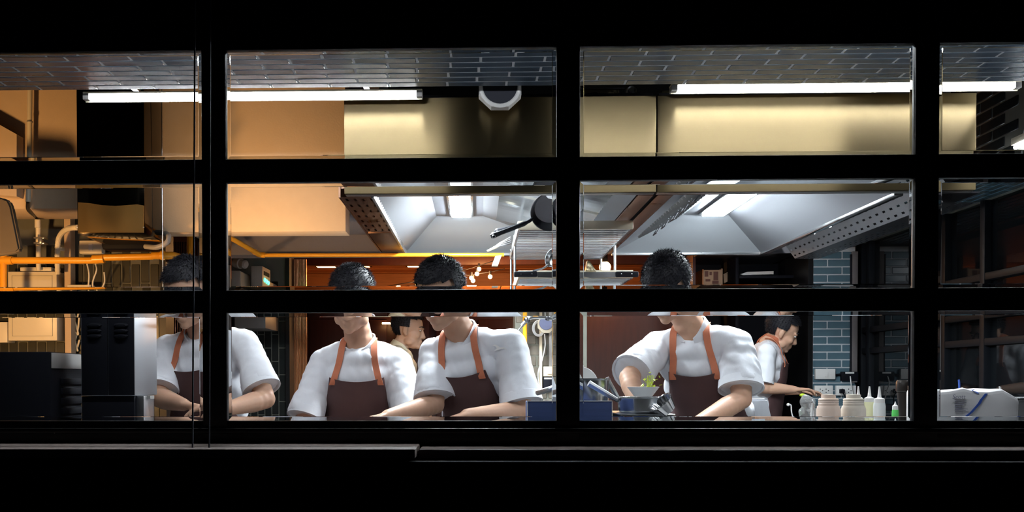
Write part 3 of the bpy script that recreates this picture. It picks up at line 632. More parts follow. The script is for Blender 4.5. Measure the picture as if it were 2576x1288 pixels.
def person(label, neck, head, hf, pelvis, sha, shb, ela, elb, wra, wrb, ha, hb, apron=True, cuff=(0.9, 0.9), jacket='shirt', strap='strap', feet=None,
           bib=(0.10, 0.15), bibtop=0.13, scarf=False, sleeve_r=0.068, seed=1, torso_w=1.0):
    random.seed(seed)
    neck, head, pelvis, sha, shb, ela, elb, wra, wrb = [V(x) for x in (neck, head, pelvis, sha, shb, ela, elb, wra, wrb)]
    rt = (shb - sha).normalized(); up = (neck - pelvis).normalized(); fwd = rt.cross(up).normalized(); up2 = fwd.cross(rt).normalized() * -1
    up2 = up
    Fr = (rt, fwd, up)
    t = thing('person', label, 'person', (pelvis.x, pelvis.y, 0.0), 'cooks working in the kitchen')
    L = (neck - pelvis).length
    def T(h, f=0.0, s=0.0): return pelvis + up * (h * L) + fwd * f + rt * s
    hips = [pelvis + rt * s * 0.09 + V((0, 0, -0.06)) for s in (-1, 1)]
    gy = pelvis.y
    knees = [V((h.x + rt.x * s * 0.03, h.y + rt.y * s * 0.03, 0.48)) + V((fwd.x, fwd.y, 0)) * 0.02 for h, s in zip(hips, (-1, 1))]
    ank = [V((k.x + rt.x * s * 0.01, k.y + rt.y * s * 0.01, 0.085)) - V((fwd.x, fwd.y, 0)) * 0.02 for k, s in zip(knees, (-1, 1))]
    # --- head frame
    f = V(hf).normalized(); s = (rt + up * 0).normalized(); u = s.cross(f).normalized() * -1 if s.cross(f).z < 0 else s.cross(f).normalized()
    s = f.cross(u).normalized() * -1
    HFr = (s, f, u)
    HS = 1.10
    def H(a, b, c): return head + (s * a + f * b + u * c) * HS
    def hb_(bm_, c_, r_, F_=None, sub=2): ball(bm_, c_, tuple(x * HS for x in r_) if not isinstance(r_, (int, float)) else r_ * HS, F_, sub)
    bm = nb()
    hb_(bm, H(0, -0.012, 0.022), (0.074, 0.094, 0.086), HFr, 3); hb_(bm, H(0, 0.028, -0.035), (0.060, 0.058, 0.082), HFr, 3)
    hb_(bm, H(0, 0.040, -0.085), (0.045, 0.040, 0.034), HFr); hb_(bm, H(0, 0.070, -0.100), (0.022, 0.018, 0.017), HFr)
    hb_(bm, H(0, 0.092, -0.038), (0.013, 0.020, 0.014), HFr); chain(bm, [(H(0, 0.084, 0.0), 0.008), (H(0, 0.100, -0.034), 0.010)]); 
    for q in (-1, 1):
        hb_(bm, H(q * 0.012, 0.090, -0.042), 0.0085); hb_(bm, H(q * 0.030, 0.074, 0.014), (0.022, 0.014, 0.009), HFr)
        hb_(bm, H(q * 0.036, 0.058, -0.035), (0.022, 0.024, 0.024), HFr); hb_(bm, H(q * 0.046, 0.02, -0.075), (0.02, 0.034, 0.026), HFr)
        hb_(bm, H(q * 0.078, -0.008, -0.012), (0.008, 0.018, 0.030), HFr); hb_(bm, H(q * 0.074, -0.002, -0.036), (0.008, 0.011, 0.012), HFr)
    hb_(bm, H(0, 0.083, -0.066), (0.022, 0.011, 0.006), HFr); hb_(bm, H(0, 0.081, -0.077), (0.019, 0.011, 0.007), HFr)
    nk = neck + up * 0.0
    chain(bm, [(H(0, -0.024, -0.055), 0.058), (H(0, -0.026, -0.09).lerp(nk, 0.5), 0.060), (nk - up * 0.02, 0.067)])
    # --- torso, legs
    for h, rx, ry, rz in ((0.0, 0.150, 0.105, 0.10), (0.25, 0.135, 0.095, 0.11), (0.5, 0.145, 0.105, 0.11), (0.72, 0.155, 0.112, 0.11), (0.86, 0.135, 0.095, 0.08)):
        ball(bm, T(h), (rx * torso_w, ry, rz), Fr)
    for hp, kn, an in zip(hips, knees, ank): chain(bm, [(hp, 0.085), (kn, 0.055), (kn - V((0, 0, 0.12)), 0.054), (an, 0.038)])
    for sh, el, wr, hd, sd in ((sha, ela, wra, ha, 1), (shb, elb, wrb, hb, -1)):
        chain(bm, [(T(0.88), 0.07), (sh, 0.055), (sh.lerp(el, 0.5), 0.048), (el, 0.041), (el.lerp(wr, 0.3), 0.043), (wr, 0.026)])
        hand(bm, wr, V(hd), sd, V((0, 0, -1)) + fwd * 0.15, 0.55)
    meobj('body', remesh(bm, 0.006, 4), 'skin', t)
    for q in (-1, 1):
        bm = nb(); ball(bm, H(q * 0.030, 0.0765, 0.000), (0.0125, 0.008, 0.006), HFr); e = obj('eye', bm, 'eye_white', t)
        bm = nb(); ball(bm, H(q * 0.030, 0.0815, -0.001), (0.006, 0.0042, 0.0055), HFr); obj('iris', bm, 'eye_dark', e)
        bm = nb(); chain(bm, [(H(q * 0.014, 0.089, 0.020), 0.0032), (H(q * 0.032, 0.086, 0.025), 0.004), (H(q * 0.050, 0.072, 0.019), 0.0025)], 1); obj('eyebrow', bm, 'hair', t)
    # --- hair: cap plus short tufts
    bm = nb(); bmesh.ops.create_uvsphere(bm, u_segments=40, v_segments=28, radius=1.0)
    rr = (0.084, 0.104, 0.094); cen = (0, -0.016, 0.030)
    dele = []
    for v in bm.verts:
        a, b, c = v.co.x * rr[0], v.co.y * rr[1], v.co.z * rr[2]
        lim = 0.030 + 0.25 * max(0, b - 0.055) if b > 0.045 else (-0.020 if b > -0.02 else -0.075 + 0.3 * max(0, abs(a) - 0.05))
        if c < lim - 0.005 : dele.append(v)
        k = 1 + 0.05 * NZ.noise(v.co * 3.1 + V((seed, 0, 0)))
        v.co = H(cen[0] + a * k, cen[1] + b * k, cen[2] + c * k)
    bmesh.ops.delete(bm, geom=dele, context='VERTS')
    bmesh.ops.recalc_face_normals(bm, faces=bm.faces[:]); fl = [(x.calc_center_median(), x.normal.copy()) for x in bm.faces]
    cc = H(*cen)
    for c_, n_ in random.choices(fl, k=4200):
        n_ = (c_ - cc).normalized(); tg = (f * 0.5 - u * 0.2 + s * random.uniform(-.6, .6) + V([random.uniform(-.5, .5) for _ in range(3)]))
        d_ = (n_ * random.uniform(0.25, 0.6) + (tg - n_ * tg.dot(n_)) * 0.9).normalized(); l_ = random.uniform(0.012, 0.022)
        a_, b_ = frame_of(d_); base = c_ - n_ * 0.003
        vs = [bm.verts.new(base + a_ * 0.0013 * cos(q) + b_ * 0.0013 * sin(q)) for q in (0, 2.1, 4.2)]; tip = bm.verts.new(base + d_ * l_)
        for i in range(3): bm.faces.new((vs[i], vs[(i + 1) % 3], tip))
    ho = obj('hair', bm, 'hair', t, 80)
    # --- trousers and shoes
    bm = nb(); ball(bm, pelvis - up * 0.02, (0.172, 0.125, 0.11), Fr)
    for hp, kn, an in zip(hips, knees, ank): chain(bm, [(hp, 0.100), (kn, 0.072), (an + V((0, 0, 0.01)), 0.062)])
    meobj('trousers', remesh(bm, 0.014, 4), 'trousers', t)
    fg = V((fwd.x, fwd.y, 0)).normalized()
    for an in ank:
        bm = nb(); g0 = V((an.x, an.y, 0.045)); chain(bm, [(g0 - fg * 0.04, 0.043), (g0 + fg * 0.12, 0.040)]); chain(bm, [(g0, 0.045), (V((an.x, an.y, 0.10)), 0.05)])
        me = remesh(bm, 0.012, 3)
        for v in me.vertices: v.co.z = max(0.002, v.co.z)
        meobj('shoe', me, 'shoe', t)
    # --- jacket
    bm = nb()
    for h, rx, ry, rz in ((-0.08, 0.182, 0.132, 0.09), (0.1, 0.176, 0.128, 0.11), (0.28, 0.168, 0.124, 0.11), (0.45, 0.170, 0.126, 0.11), (0.62, 0.176, 0.130, 0.11), (0.76, 0.176, 0.126, 0.10)):
        ball(bm, T(h), (rx * torso_w, ry, rz), Fr, 3)
    ball(bm, T(0.88), (0.14, 0.10, 0.07), Fr, 3)
    for sh, el, cf in ((sha, ela, cuff[0]), (shb, elb, cuff[1])):
        e = sh.lerp(el, cf)
        chain(bm, [(T(0.93), 0.060), (sh.lerp(T(0.93), 0.5), 0.066), (sh, 0.064), (sh.lerp(e, 0.5), sleeve_r), (e - (e - sh).normalized() * sleeve_r * 0.9, sleeve_r * 1.04)])
        d_ = (e - sh).normalized(); a_, b_ = frame_of(d_)
        g = [ring(bm, e - d_ * sleeve_r * 1.3, a_, b_, sleeve_r * 0.99, 20), ring(bm, e, a_, b_, sleeve_r * 1.10, 20)]
        skinr(bm, g[0], g[1]); bm.faces.new(g[0][::-1]); bm.faces.new(g[1])
    me = remesh(bm, 0.008, 7, 0.6)
    co = [v.co.copy() for v in me.vertices]; nn = [v.normal.copy() for v in me.vertices]
    for i, v in enumerate(me.vertices):
        q = co[i]; l_ = V((q.dot(rt) * 1.0, q.dot(fwd), q.dot(up) * 0.45))
        k = NZ.noise(l_ * 11 + V((seed * 3.7, 0, 0))) * 0.0075 + (0.5 - abs(NZ.noise(l_ * 15 + V((0, seed, 0))))) * 0.009 + (0.5 - abs(NZ.noise(V((l_.x * 30 + l_.z * 22, l_.y * 30, l_.z * 30 + seed))))) * 0.0035
        v.co = q + nn[i] * k
    jo = meobj('jacket', me, jacket, t)
    bvh = BVHTree.FromPolygons([v.co.copy() for v in me.vertices], [tuple(p.vertices) for p in me.polygons])
    bm = nb()
    for h, rx, ry, rz in ((-0.08, 0.182, 0.132, 0.09), (0.1, 0.176, 0.128, 0.11), (0.28, 0.168, 0.124, 0.11), (0.45, 0.170, 0.126, 0.11), (0.62, 0.176, 0.130, 0.11), (0.76, 0.176, 0.126, 0.10)):
        ball(bm, T(h), (rx * torso_w, ry, rz), Fr, 3)
    ball(bm, T(0.88), (0.14, 0.10, 0.07), Fr, 3)
    for sh in (sha, shb): chain(bm, [(T(0.93), 0.060), (sh.lerp(T(0.93), 0.5), 0.066), (sh.lerp(T(0.93), 0.2), 0.064)])
    tme = remesh(bm, 0.012, 3); tbvh = BVHTree.FromPolygons([v.co.copy() for v in tme.vertices], [tuple(p.vertices) for p in tme.polygons]); bpy.data.meshes.remove(tme)
    # cuffs
    for sh, el, cf in ((sha, ela, cuff[0]), (shb, elb, cuff[1])):
        e = sh.lerp(el, cf); d_ = (e - sh).normalized()
        bm = nb(); lathe(bm, [(sleeve_r * 1.06, -0.032), (sleeve_r * 1.12, -0.03), (sleeve_r * 1.17, 0.006), (sleeve_r * 1.08, 0.006), (sleeve_r * 1.0, -0.01)], e, 24, d_); obj('cuff', bm, jacket, jo)
    # stand collar
    nd = (H(0, -0.03, -0.09) - (neck - up * 0.02)).normalized(); a_ = (rt - nd * rt.dot(nd)).normalized(); b_ = nd.cross(a_).normalized()
    if b_.dot(fwd) < 0: b_ = -b_
    bm = nb(); prev = None; N = 36
    for i in range(N + 1):
        an = R(-165) + R(330) * i / N; d_ = a_ * (sin(an) * 0.077) - b_ * (cos(an) * 0.077)
        drop = -0.05 * max(0, -cos(an)) ** 2
        base = neck - up * 0.045 + up * 0.012
        g = [bm.verts.new(base + d_ * 1.10 + up * (drop - 0.01)), bm.verts.new(base + d_ * 0.98 + nd * (0.052 + drop * 0.7)), bm.verts.new(base + d_ * 0.90 + nd * (0.052 + drop * 0.7)), bm.verts.new(base + d_ * 1.0 + up * (drop - 0.01))]
        if prev:
            for k in range(4): bm.faces.new((prev[k], prev[(k + 1) % 4], g[(k + 1) % 4], g[k]))
        prev = g
    obj('collar', bm, strap if scarf else jacket, jo, 50)
    if apron:
        allb = tbvh
        def cast(p, d, miss=None):
            h = allb.ray_cast(p - d * 0.6, d)
            return h[0] if h[0] is not None else miss
        # bib and skirt
        nc, nr = 15, 30; rows = []; cut = L * 0.93; tot = cut - bibtop * L / 0.5 * 0.5 + 0.62
        for j in range(nr + 1):
            b = bibtop + (cut + 0.60 - bibtop) * j / nr; w_ = bib[0] + (bib[1] - bib[0]) * min(1, (b - bibtop) / 0.25) + max(0, b - 0.36) * 0.22
            w_ = min(w_, 0.23); row = []
            for i in range(nc + 1):
                x = -w_ + 2 * w_ * i / nc; sag = 0.012 * (1 - (2 * i / nc - 1) ** 2) if j == 0 else 0
                if b <= cut: c_ = neck - up * (b + sag) + rt * x; dr = fwd
                else:
                    c_ = neck - up * cut - V((0, 0, b - cut)) + rt * x; dr = fg
                hit = cast(c_, -dr) if b <= cut else None
                row.append([hit + dr * 0.021 if hit is not None else None, c_, dr])
            rows.append(row)
        for j in range(nr + 1):
            fs = [(r_[0] - r_[1]).dot(r_[2]) for r_ in rows[j] if r_[0] is not None]
            base = sum(fs) / len(fs) if fs else None
            for i in range(nc + 1):
                r_ = rows[j][i]
                if r_[0] is None:
                    if base is not None: r_[0] = r_[1] + r_[2] * (min(fs) - 0.01)
                    else:
                        pr = rows[j - 1][i]; r_[0] = V((pr[0].x, pr[0].y, pr[0].z)) + (r_[1] - pr[1]) * 1.0
        g = [[r_[0] for r_ in row] for row in rows]
        for it in range(3):
            h = [[p.copy() for p in row] for row in g]
            for j in range(1, nr):
                for i in range(1, nc): 
                    av = (h[j - 1][i] + h[j + 1][i] + h[j][i - 1] + h[j][i + 1]) / 4; pr = (av - h[j][i]).dot(rows[j][i][2]); g[j][i] = h[j][i] + rows[j][i][2] * max(pr, -0.002) * 0.6
        bm = nb(); vg = [[bm.verts.new(p) for p in row] for row in g]; vb = [[bm.verts.new(p - rows[j][i][2] * 0.004) for i, p in enumerate(row)] for j, row in enumerate(g)]
        for j in range(nr):
            for i in range(nc):
                bm.faces.new((vg[j][i], vg[j][i + 1], vg[j + 1][i + 1], vg[j + 1][i])); bm.faces.new((vb[j][i], vb[j + 1][i], vb[j + 1][i + 1], vb[j][i + 1]))
        for j in range(nr):
            bm.faces.new((vg[j][0], vg[j + 1][0], vb[j + 1][0], vb[j][0])); bm.faces.new((vg[j][nc], vb[j][nc], vb[j + 1][nc], vg[j + 1][nc]))
        for i in range(nc): bm.faces.new((vg[0][i], vb[0][i], vb[0][i + 1], vg[0][i + 1])); bm.faces.new((vg[nr][i], vg[nr][i + 1], vb[nr][i + 1], vb[nr][i]))
        ao = obj('apron', bm, 'apron', t, 60)
        # straps over the shoulders
        for sd in (-1, 1):
            pts = []
            x0, x1 = sd * (bib[0] - 0.014), sd * 0.072
            for k in range(-2, 22):
                if k < 8:
                    b = bibtop + 0.03 - (bibtop + 0.03 - 0.06) * max(0, k + 2) / 10; x = x0 + (x1 - x0) * max(0, k + 2) / 10; c_ = neck - up * b; dr = fwd
                else:
                    th = R(105) * (k - 7) / 14; c_ = neck - up * 0.06; dr = fwd * cos(th) + up * sin(th); x = x1 - sd * 0.012 * (k - 7) / 14
                row = []
                for e in (-0.0135, 0.0135):
                    hit = cast(c_ + rt * (x + e), -dr)
                    row.append(hit)
                if None in row: continue
                m_ = (row[0] + row[1]) / 2; o2 = 0.026 if k < 2 else 0.018
                pts.append((m_ - rt * 0.0135 + dr * o2, m_ + rt * 0.0135 + dr * o2, dr))
            for _ in range(4):
                pts = [pts[0]] + [((pts[i - 1][0] + pts[i][0] * 2 + pts[i + 1][0]) / 4, (pts[i - 1][1] + pts[i][1] * 2 + pts[i + 1][1]) / 4, pts[i][2]) for i in range(1, len(pts) - 1)] + [pts[-1]]
            bm = nb(); prev = None
            for a, b, dr in pts:
                g4 = [bm.verts.new(a), bm.verts.new(b), bm.verts.new(b - dr * 0.004), bm.verts.new(a - dr * 0.004)]
                if prev: skinr(bm, prev, g4)
                else: bm.faces.new(g4)
                prev = g4
            bm.faces.new(prev[::-1]); obj('apron_strap', bm, strap, ao, 60)
    return t, rt, up, fwd, bvh
def pose(**k): return k
c1 = person('cook in white jacket behind the first mullion, standing beside the dark vented cabinet', P(510, 838, 1.52), P(472, 734, 1.40), (-0.35, -0.80, -0.48), P(545, 1190, 1.66),
       P(424, 880, 1.58), P(616, 866, 1.48), P(398, 1000, 1.42), P(668, 1004, 1.38), P(462, 1018, 1.22), P(565, 1030, 1.20), (0.9, -0.3, -0.1), (-0.9, -0.2, 0.05), cuff=(0.85, 0.80), bib=(0.105, 0.16), bibtop=0.12, seed=1)
c2 = person('upright cook facing the glass, two orange apron straps, second cook counted from the panel', P(905, 860, 1.66), P(884, 750, 1.55), (-0.10, -0.88, -0.44), P(905, 1195, 1.80),
       P(812, 915, 1.68), P(1000, 915, 1.68), P(760, 1075, 1.56), P(1042, 1080, 1.58), P(850, 1100, 1.36), P(960, 1102, 1.36), (0.55, -0.8, -0.1), (-0.5, -0.8, -0.1), cuff=(0.84, 0.80), bib=(0.115, 0.15), bibtop=0.13, seed=2)
c3 = person('cook leaning sideways with a white bird badge on the sleeve, beside the blue box', P(1160, 836, 1.46), P(1106, 736, 1.34), (-0.42, -0.74, -0.52), P(1250, 1190, 1.66),
       P(1092, 890, 1.52), P(1284, 868, 1.42), P(1094, 1018, 1.42), P(1316, 1036, 1.34), P(975, 1046, 1.24), P(1175, 1044, 1.18), (-0.9, -0.3, -0.15), (-0.85, -0.4, -0.2), cuff=(0.86, 0.86), bib=(0.10, 0.15), bibtop=0.13, seed=3, sleeve_r=0.074)
c4 = person('cook bending low with dark cropped hair, between steel pans and squeeze bottles', P(1742, 828, 1.52), P(1676, 722, 1.40), (-0.42, -0.48, -0.78), P(1830, 1190, 1.72),
       P(1655, 872, 1.60), P(1856, 866, 1.46), P(1582, 950, 1.42), P(1866, 1004, 1.36), P(1605, 1020, 1.30), P(1745, 1070, 1.16), (0.6, -0.2, -0.3), (-0.7, -0.4, -0.3), cuff=(0.88, 0.80), bib=(0.105, 0.16), bibtop=0.14, seed=4, sleeve_r=0.076)
c5 = person('cook seen in profile at the back counter in front of the blue brick pillar', P(1934, 858, 4.1), P(1970, 832, 4.1), (0.86, -0.15, -0.45), P(1908, 1085, 4.1),
       P(1926, 888, 3.93), P(1940, 884, 4.27), P(1914, 975, 3.90), P(1950, 978, 4.30), P(1998, 980, 3.90), P(2012, 984, 4.16), (1, 0.1, 0.0), (1, -0.2, 0.0), cuff=(0.85, 0.85), bib=(0.105, 0.15), bibtop=0.13, seed=5, scarf=True)
c6 = person('person in cream top standing far back between two cooks, facing sideways', P(1002, 872, 4.15), P(1030, 828, 4.15), (0.97, -0.15, -0.15), P(1000, 1095, 4.15),
       P(996, 898, 3.98), P(1000, 898, 4.32), P(986, 990, 3.95), P(1000, 990, 4.35), P(1040, 1030, 3.98), P(1045, 1030, 4.3), (0.9, 0, -0.3), (0.9, 0, -0.3), apron=False, cuff=(0.9, 0.9), jacket='cream', seed=6)
# bird badge on the third cook's sleeve
def conform(c, pts, bvh, dr, off=0.003):
    out = []
    for p in pts:
        h = bvh.ray_cast(V(p) + V((0, -0.5, 0)), V((0, 1, 0)))
        out.append((h[0] if h[0] is not None else V(p)) + V((0, -off, 0)))
    return out
bird = [(1238, 868), (1246, 866), (1254, 870), (1258, 873), (1268, 873), (1277, 882), (1268, 877), (1259, 878), (1252, 880), (1243, 882), (1250, 876), (1247, 871)]
bp_ = conform(None, [P(x, y, 1.34) for x, y in bird], c3[4], None, 0.006)
bm = nb(); prism(bm, bp_, (0, 0.0015, 0)); bo = obj('bird_badge', bm, mat('badge_white', (0.9, 0.9, 0.9), 0.4), c3[0]); bo['label'] = 'white bird badge on sleeve'
# ------------------------------------------------------------------ worktops
ZW = 0.93
t = thing('pass_counter', 'stainless pass counter running behind the window', 'counter', (0, 0.7, 0))
bm = nb(); bx(bm, -2.6, 2.65, 0.14, 1.18, ZW - 0.04, ZW, 0.004); obj('worktop', bm, 'counter', t)
for i in range(5):
    bm = nb(); bx(bm, -2.58 + i * 1.046, -2.58 + (i + 1) * 1.046 - 0.006, 0.2, 1.12, 0.08, ZW - 0.041, 0.004); obj('cabinet_body', bm, 'steel', t)
bm = nb(); bx(bm, -2.5, 2.6, 0.25, 1.07, 0.0, 0.08); obj('plinth', bm, 'black_matte', t)
t = thing('cooking_range', 'steel cooking range standing under the hoods behind the cooks', 'range', (0.6, 2.5, 0))
bm = nb(); bx(bm, -0.55, 1.9, 2.14, 2.84, 0.86, 0.90, 0.004); obj('range_top', bm, 'counter', t)
for i in range(4):
    bm = nb(); bx(bm, -0.54 + i * 0.61, -0.54 + (i + 1) * 0.61 - 0.006, 2.18, 2.82, 0.0, 0.86, 0.004); obj('oven_body', bm, 'steel', t)
t = thing('back_counter', 'steel counter at the back under the sockets', 'counter', (2.4, 4.1, 0))
bm = nb(); bx(bm, P(1985, 1000, 4.1).x, 2.66, 3.62, 4.36, 0.84, 0.88, 0.004); obj('worktop', bm, 'counter', t)
bm = nb(); bx(bm, P(1990, 1000, 4.1).x, 2.64, 3.66, 4.34, 0.0, 0.84, 0.004); obj('cabinet_body', bm, 'steel', t)
# ------------------------------------------------------------------ assumed warm spot lamp, unseen beyond the left edge
t = thing('assumed_spot_lamp', 'assumed warm spot lamp on the side wall beyond the electrical panel', 'lamp', (-2.35, 1.05, 1.30))  # unseen lamp, assumed to give the orange light in the left corner
sp = V((-2.35, 1.05, 1.30)); sd = V((0.30, 0.80, 0.42)).normalized()
bm = nb(); lathe(bm, [(0, -0.09), (0.04, -0.09), (0.055, -0.05), (0.06, 0.05), (0.054, 0.05), (0.05, -0.02), (0, -0.03)], sp, 24, sd); obj('lamp_can', bm, 'black_matte', t)
bm = nb(); tube(bm, [sp - sd * 0.08, V((XL + 0.001, sp.y - 0.06, sp.z - 0.05))], 0.012, 8); obj('wall_arm', bm, 'black_matte', t)
bm = nb(); ball(bm, sp + sd * 0.01, 0.035); obj('lamp_bulb', bm, 'warm_glow', t)
ld = bpy.data.lights.new('assumed_warm_spot', 'SPOT'); ld.energy = WARM_W; ld.color = (1.0, 0.52, 0.18); ld.spot_size = R(104); ld.spot_blend = 0.5; ld.shadow_soft_size = 0.06
lo = bpy.data.objects.new('assumed_warm_spot', ld); COL.objects.link(lo); lo.location = sp + sd * 0.06; lo.rotation_euler = sd.to_track_quat('-Z', 'Y').to_euler(); lo.parent = t; lo.matrix_parent_inverse = Matrix.Translation(-V((-2.35, 1.05, 1.30)))
t = thing('assumed_uplight', 'assumed warm uplight on an added pole behind the first mullion, tilted up at the bulkhead', 'lamp', P(543, 1060, 1.05))  # hidden lamp assumed for the bulkhead's brighter lower part; pole and arm added
pl = P(543, 900, 1.05); lz = P(600, 760, 1.5).z; hd_ = P(606, 764, 1.45); pt = V((pl.x, 1.05, hd_.z - 0.01))
bm = nb(); tube(bm, [V((pl.x, 1.05, ZW)), pt], 0.008, 8); obj('pole', bm, 'black_matte', t)
bm = nb(); lathe(bm, [(0, 0), (0.05, 0), (0.05, 0.008), (0, 0.012)], V((pl.x, 1.05, ZW)), 20); obj('foot', bm, 'black_matte', t)
bm = nb(); tube(bm, [pt, hd_ + V((0, -0.02, 0))], 0.006, 8); obj('arm', bm, 'black_matte', t)
wd = V((0.25, 0.60, 0.80)).normalized()
bm = nb(); lathe(bm, [(0, -0.022), (0.014, -0.022), (0.022, 0.008), (0.020, 0.008), (0.010, -0.012), (0, -0.012)], hd_, 18, wd); obj('lamp_head', bm, 'black_matte', t)
bm = nb(); ball(bm, hd_ - wd * 0.002, 0.010); obj('lamp_bulb', bm, 'warm_glow', t)
ld = bpy.data.lights.new('assumed_uplight_spot', 'SPOT'); ld.energy = WARM_W * 0.34; ld.color = (1.0, 0.60, 0.26); ld.spot_size = R(120); ld.spot_blend = 0.7; ld.shadow_soft_size = 0.02
lo = bpy.data.objects.new('assumed_uplight_spot', ld); COL.objects.link(lo); lo.rotation_euler = wd.to_track_quat('-Z', 'Y').to_euler(); lo.parent = t; lo.location = hd_ + wd * 0.012 - P(543, 1060, 1.05)
# ------------------------------------------------------------------ left corner: pipes, panel, conduits
def pxtube(bm, pts, r, n=10, sm=True):
    q = [P(*p) for p in pts]; tube(bm, smooth_path(q) if sm else q, r, n)
t = thing('gas_pipe', 'bright yellow gas pipe running across the tiled wall over the electrical panel', 'pipe', P(120, 655, 2.25), 'yellow gas pipes')
bm = nb(); pxtube(bm, [(20, 655, 2.25), (248, 655, 2.25)], 0.0165, 14, False); obj('pipe', bm, 'yellow_pipe', t)
bm = nb(); pxtube(bm, [(252, 648, 2.25), (384, 645, 2.25)], 0.0165, 14, False); obj('pipe', bm, 'yellow_pipe', t)
bm = nb(); pxtube(bm, [(234, 652, 2.25), (262, 651, 2.25)], 0.022, 14, False); obj('coupling', bm, 'yellow_pipe', t)
bm = nb(); pxtube(bm, [(382, 643, 2.25), (420, 643, 2.27), (445, 645, 2.4), (470, 660, 3.0), (500, 670, 3.6)], 0.019, 14); obj('elbow', bm, 'yellow_pipe', t)
bm = nb(); pxtube(bm, [(405, 642, 2.24), (412, 642, 2.24)], 0.024, 14, False); obj('coupling', bm, 'yellow_pipe', t)
bm = nb(); pxtube(bm, [(9, 640, 2.25), (9, 760, 2.25)], 0.017, 14, False); obj('riser', bm, 'yellow_pipe', t)
bm = nb(); pxtube(bm, [(-40, 655, 2.25), (32, 655, 2.25)], 0.021, 14, False); obj('tee', bm, 'yellow_pipe', t)
t = thing('gas_pipe', 'yellow gas pipe under the grey lowered ceiling, turning along the opening', 'pipe', P(800, 642, 2.7), 'yellow gas pipes')
bm = nb(); pxtube(bm, [(566, 590, 2.20), (650, 639, 2.66)], 0.0125, 12, False); obj('pipe', bm, 'yellow_pipe', t)
bm = nb(); pxtube(bm, [(640, 633, 2.61), (652, 640, 2.69), (666, 642, 2.70)], 0.015, 12); obj('elbow', bm, 'yellow_pipe', t)
bm = nb(); pxtube(bm, [(660, 642, 2.70), (1268, 641, 2.70)], 0.0105, 12, False); obj('pipe', bm, 'yellow_pipe', t)
# electrical panel
t = thing('electrical_panel', 'ivory electrical panel box with inset door on the tiled wall', 'electrical box', P(82, 770, 2.5))
bm = nb(); pxbox(bm, 20, 683, 143, 857, 2.5, 0.095, 0.004); obj('panel_box', bm, 'ivory', t)
bm = nb(); pxbox(bm, 31, 694, 131, 845, 2.496, 0.004, 0.001); d_ = obj('panel_door', bm, 'ivory', t)
bm = nb(); pxbox(bm, 72, 796, 90, 799, 2.494, 0.003, 0.001); obj('door_catch', bm, 'grey_plastic', d_)
bm = nb(); 
for q in ((30, 693, 132, 694), (30, 845, 132, 846), (30, 693, 31, 846), (131, 693, 132, 846)): pxbox(bm, *q, 2.4985, 0.003)
obj('door_gap', bm, 'grey_plastic', t)
bm = nb(); pxbox(bm, 50, 672, 129, 682, 2.52, 0.05, 0.004); single('cable_box', bm, 'ivory', 'flat ivory cable box sitting on top of the electrical panel', 'box')
# conduit with clamp
t = thing('conduit', 'ivory vertical conduit with clamp above the electrical panel', 'conduit', P(95, 600, 2.4))
bm = nb(); pxtube(bm, [(96, 553, 2.45), (97, 680, 2.5)], 0.0125, 12, False); obj('conduit_pipe', bm, 'ivory', t)
bm = nb(); pxtube(bm, [(95, 553, 2.45), (95, 573, 2.45)], 0.015, 12, False); obj('sleeve', bm, 'ivory', t)
bm = nb(); pxbox(bm, 84, 596, 111, 600, 2.41, 0.05, 0.002); pxbox(bm, 84, 609, 111, 613, 2.41, 0.05, 0.002); pxbox(bm, 95, 598, 104, 612, 2.4, 0.03, 0.002); obj('clamp', bm, 'steel', t)
bm = nb(); pxtube(bm, [(70, 508, 2.15), (70, 525, 2.2), (78, 535, 2.3), (90, 545, 2.44), (94, 553, 2.45)], 0.009, 10); obj('flexible_hose', bm, 'steel_dark', t)
t = thing('drain_pipe', 'tall ivory pipe fixed on the beige bulkhead at far left', 'pipe', P(72, 400, 2.15))
bm = nb(); pxtube(bm, [(76, 180, 2.15), (73, 440, 2.15)], 0.0115, 12, False); obj('pipe', bm, 'ivory', t)
bm = nb(); pxtube(bm, [(72, 455, 2.15), (71, 508, 2.15)], 0.0125, 12, False); obj('sleeve', bm, 'ivory', t)
bm = nb(); pxtube(bm, [(75, 305, 2.15), (75, 308, 2.15)], 0.014, 12, False); obj('strap_clip', bm, 'grey_plastic', t)
t = thing('corrugated_conduit', 'corrugated beige conduit curving into the dark polished box', 'conduit', P(150, 640, 2.3))
pts = smooth_path([P(196, 572, 2.05), P(172, 575, 2.2), P(153, 590, 2.35), P(145, 618, 2.42), P(145, 690, 2.45)], 14)
bm = nb(); tube(bm, pts, [0.0125 + 0.0015 * (i % 2) for i in range(len(pts))], 10); obj('conduit_pipe', bm, 'ivory', t, 20)
bm = nb(); pxbox(bm, 139, 621, 155, 629, 2.43, 0.04, 0.002); obj('clip', bm, 'ivory', t)
bm = nb(); pxbox(bm, 162, 530, 178, 900, 2.52, 0.06, 0.002); single('cable_trunking', bm, 'plaster', 'beige vertical cable trunking beside the electrical panel', 'trunking')
t = thing('light_switch', 'ivory switch plate on the tiled wall under the dark polished box', 'switch', P(228, 622, 2.5), 'switch plates')
bm = nb(); pxbox(bm, 199, 605, 256, 638, 2.5, 0.05, 0.004); obj('plate', bm, 'ivory', t)
bm = nb(); pxbox(bm, 222, 613, 233, 630, 2.494, 0.007, 0.002); obj('rocker', bm, 'white_plastic', t)
bm = nb(); pxbox(bm, 169, 716, 228, 724, 2.5, 0.06, 0.003); single('wall_bracket', bm, 'ivory', 'ivory bracket strip below the yellow gas pipe', 'bracket')
t = thing('power_cable', 'white cables dangling below the yellow gas pipe', 'cable', P(230, 700, 2.4))
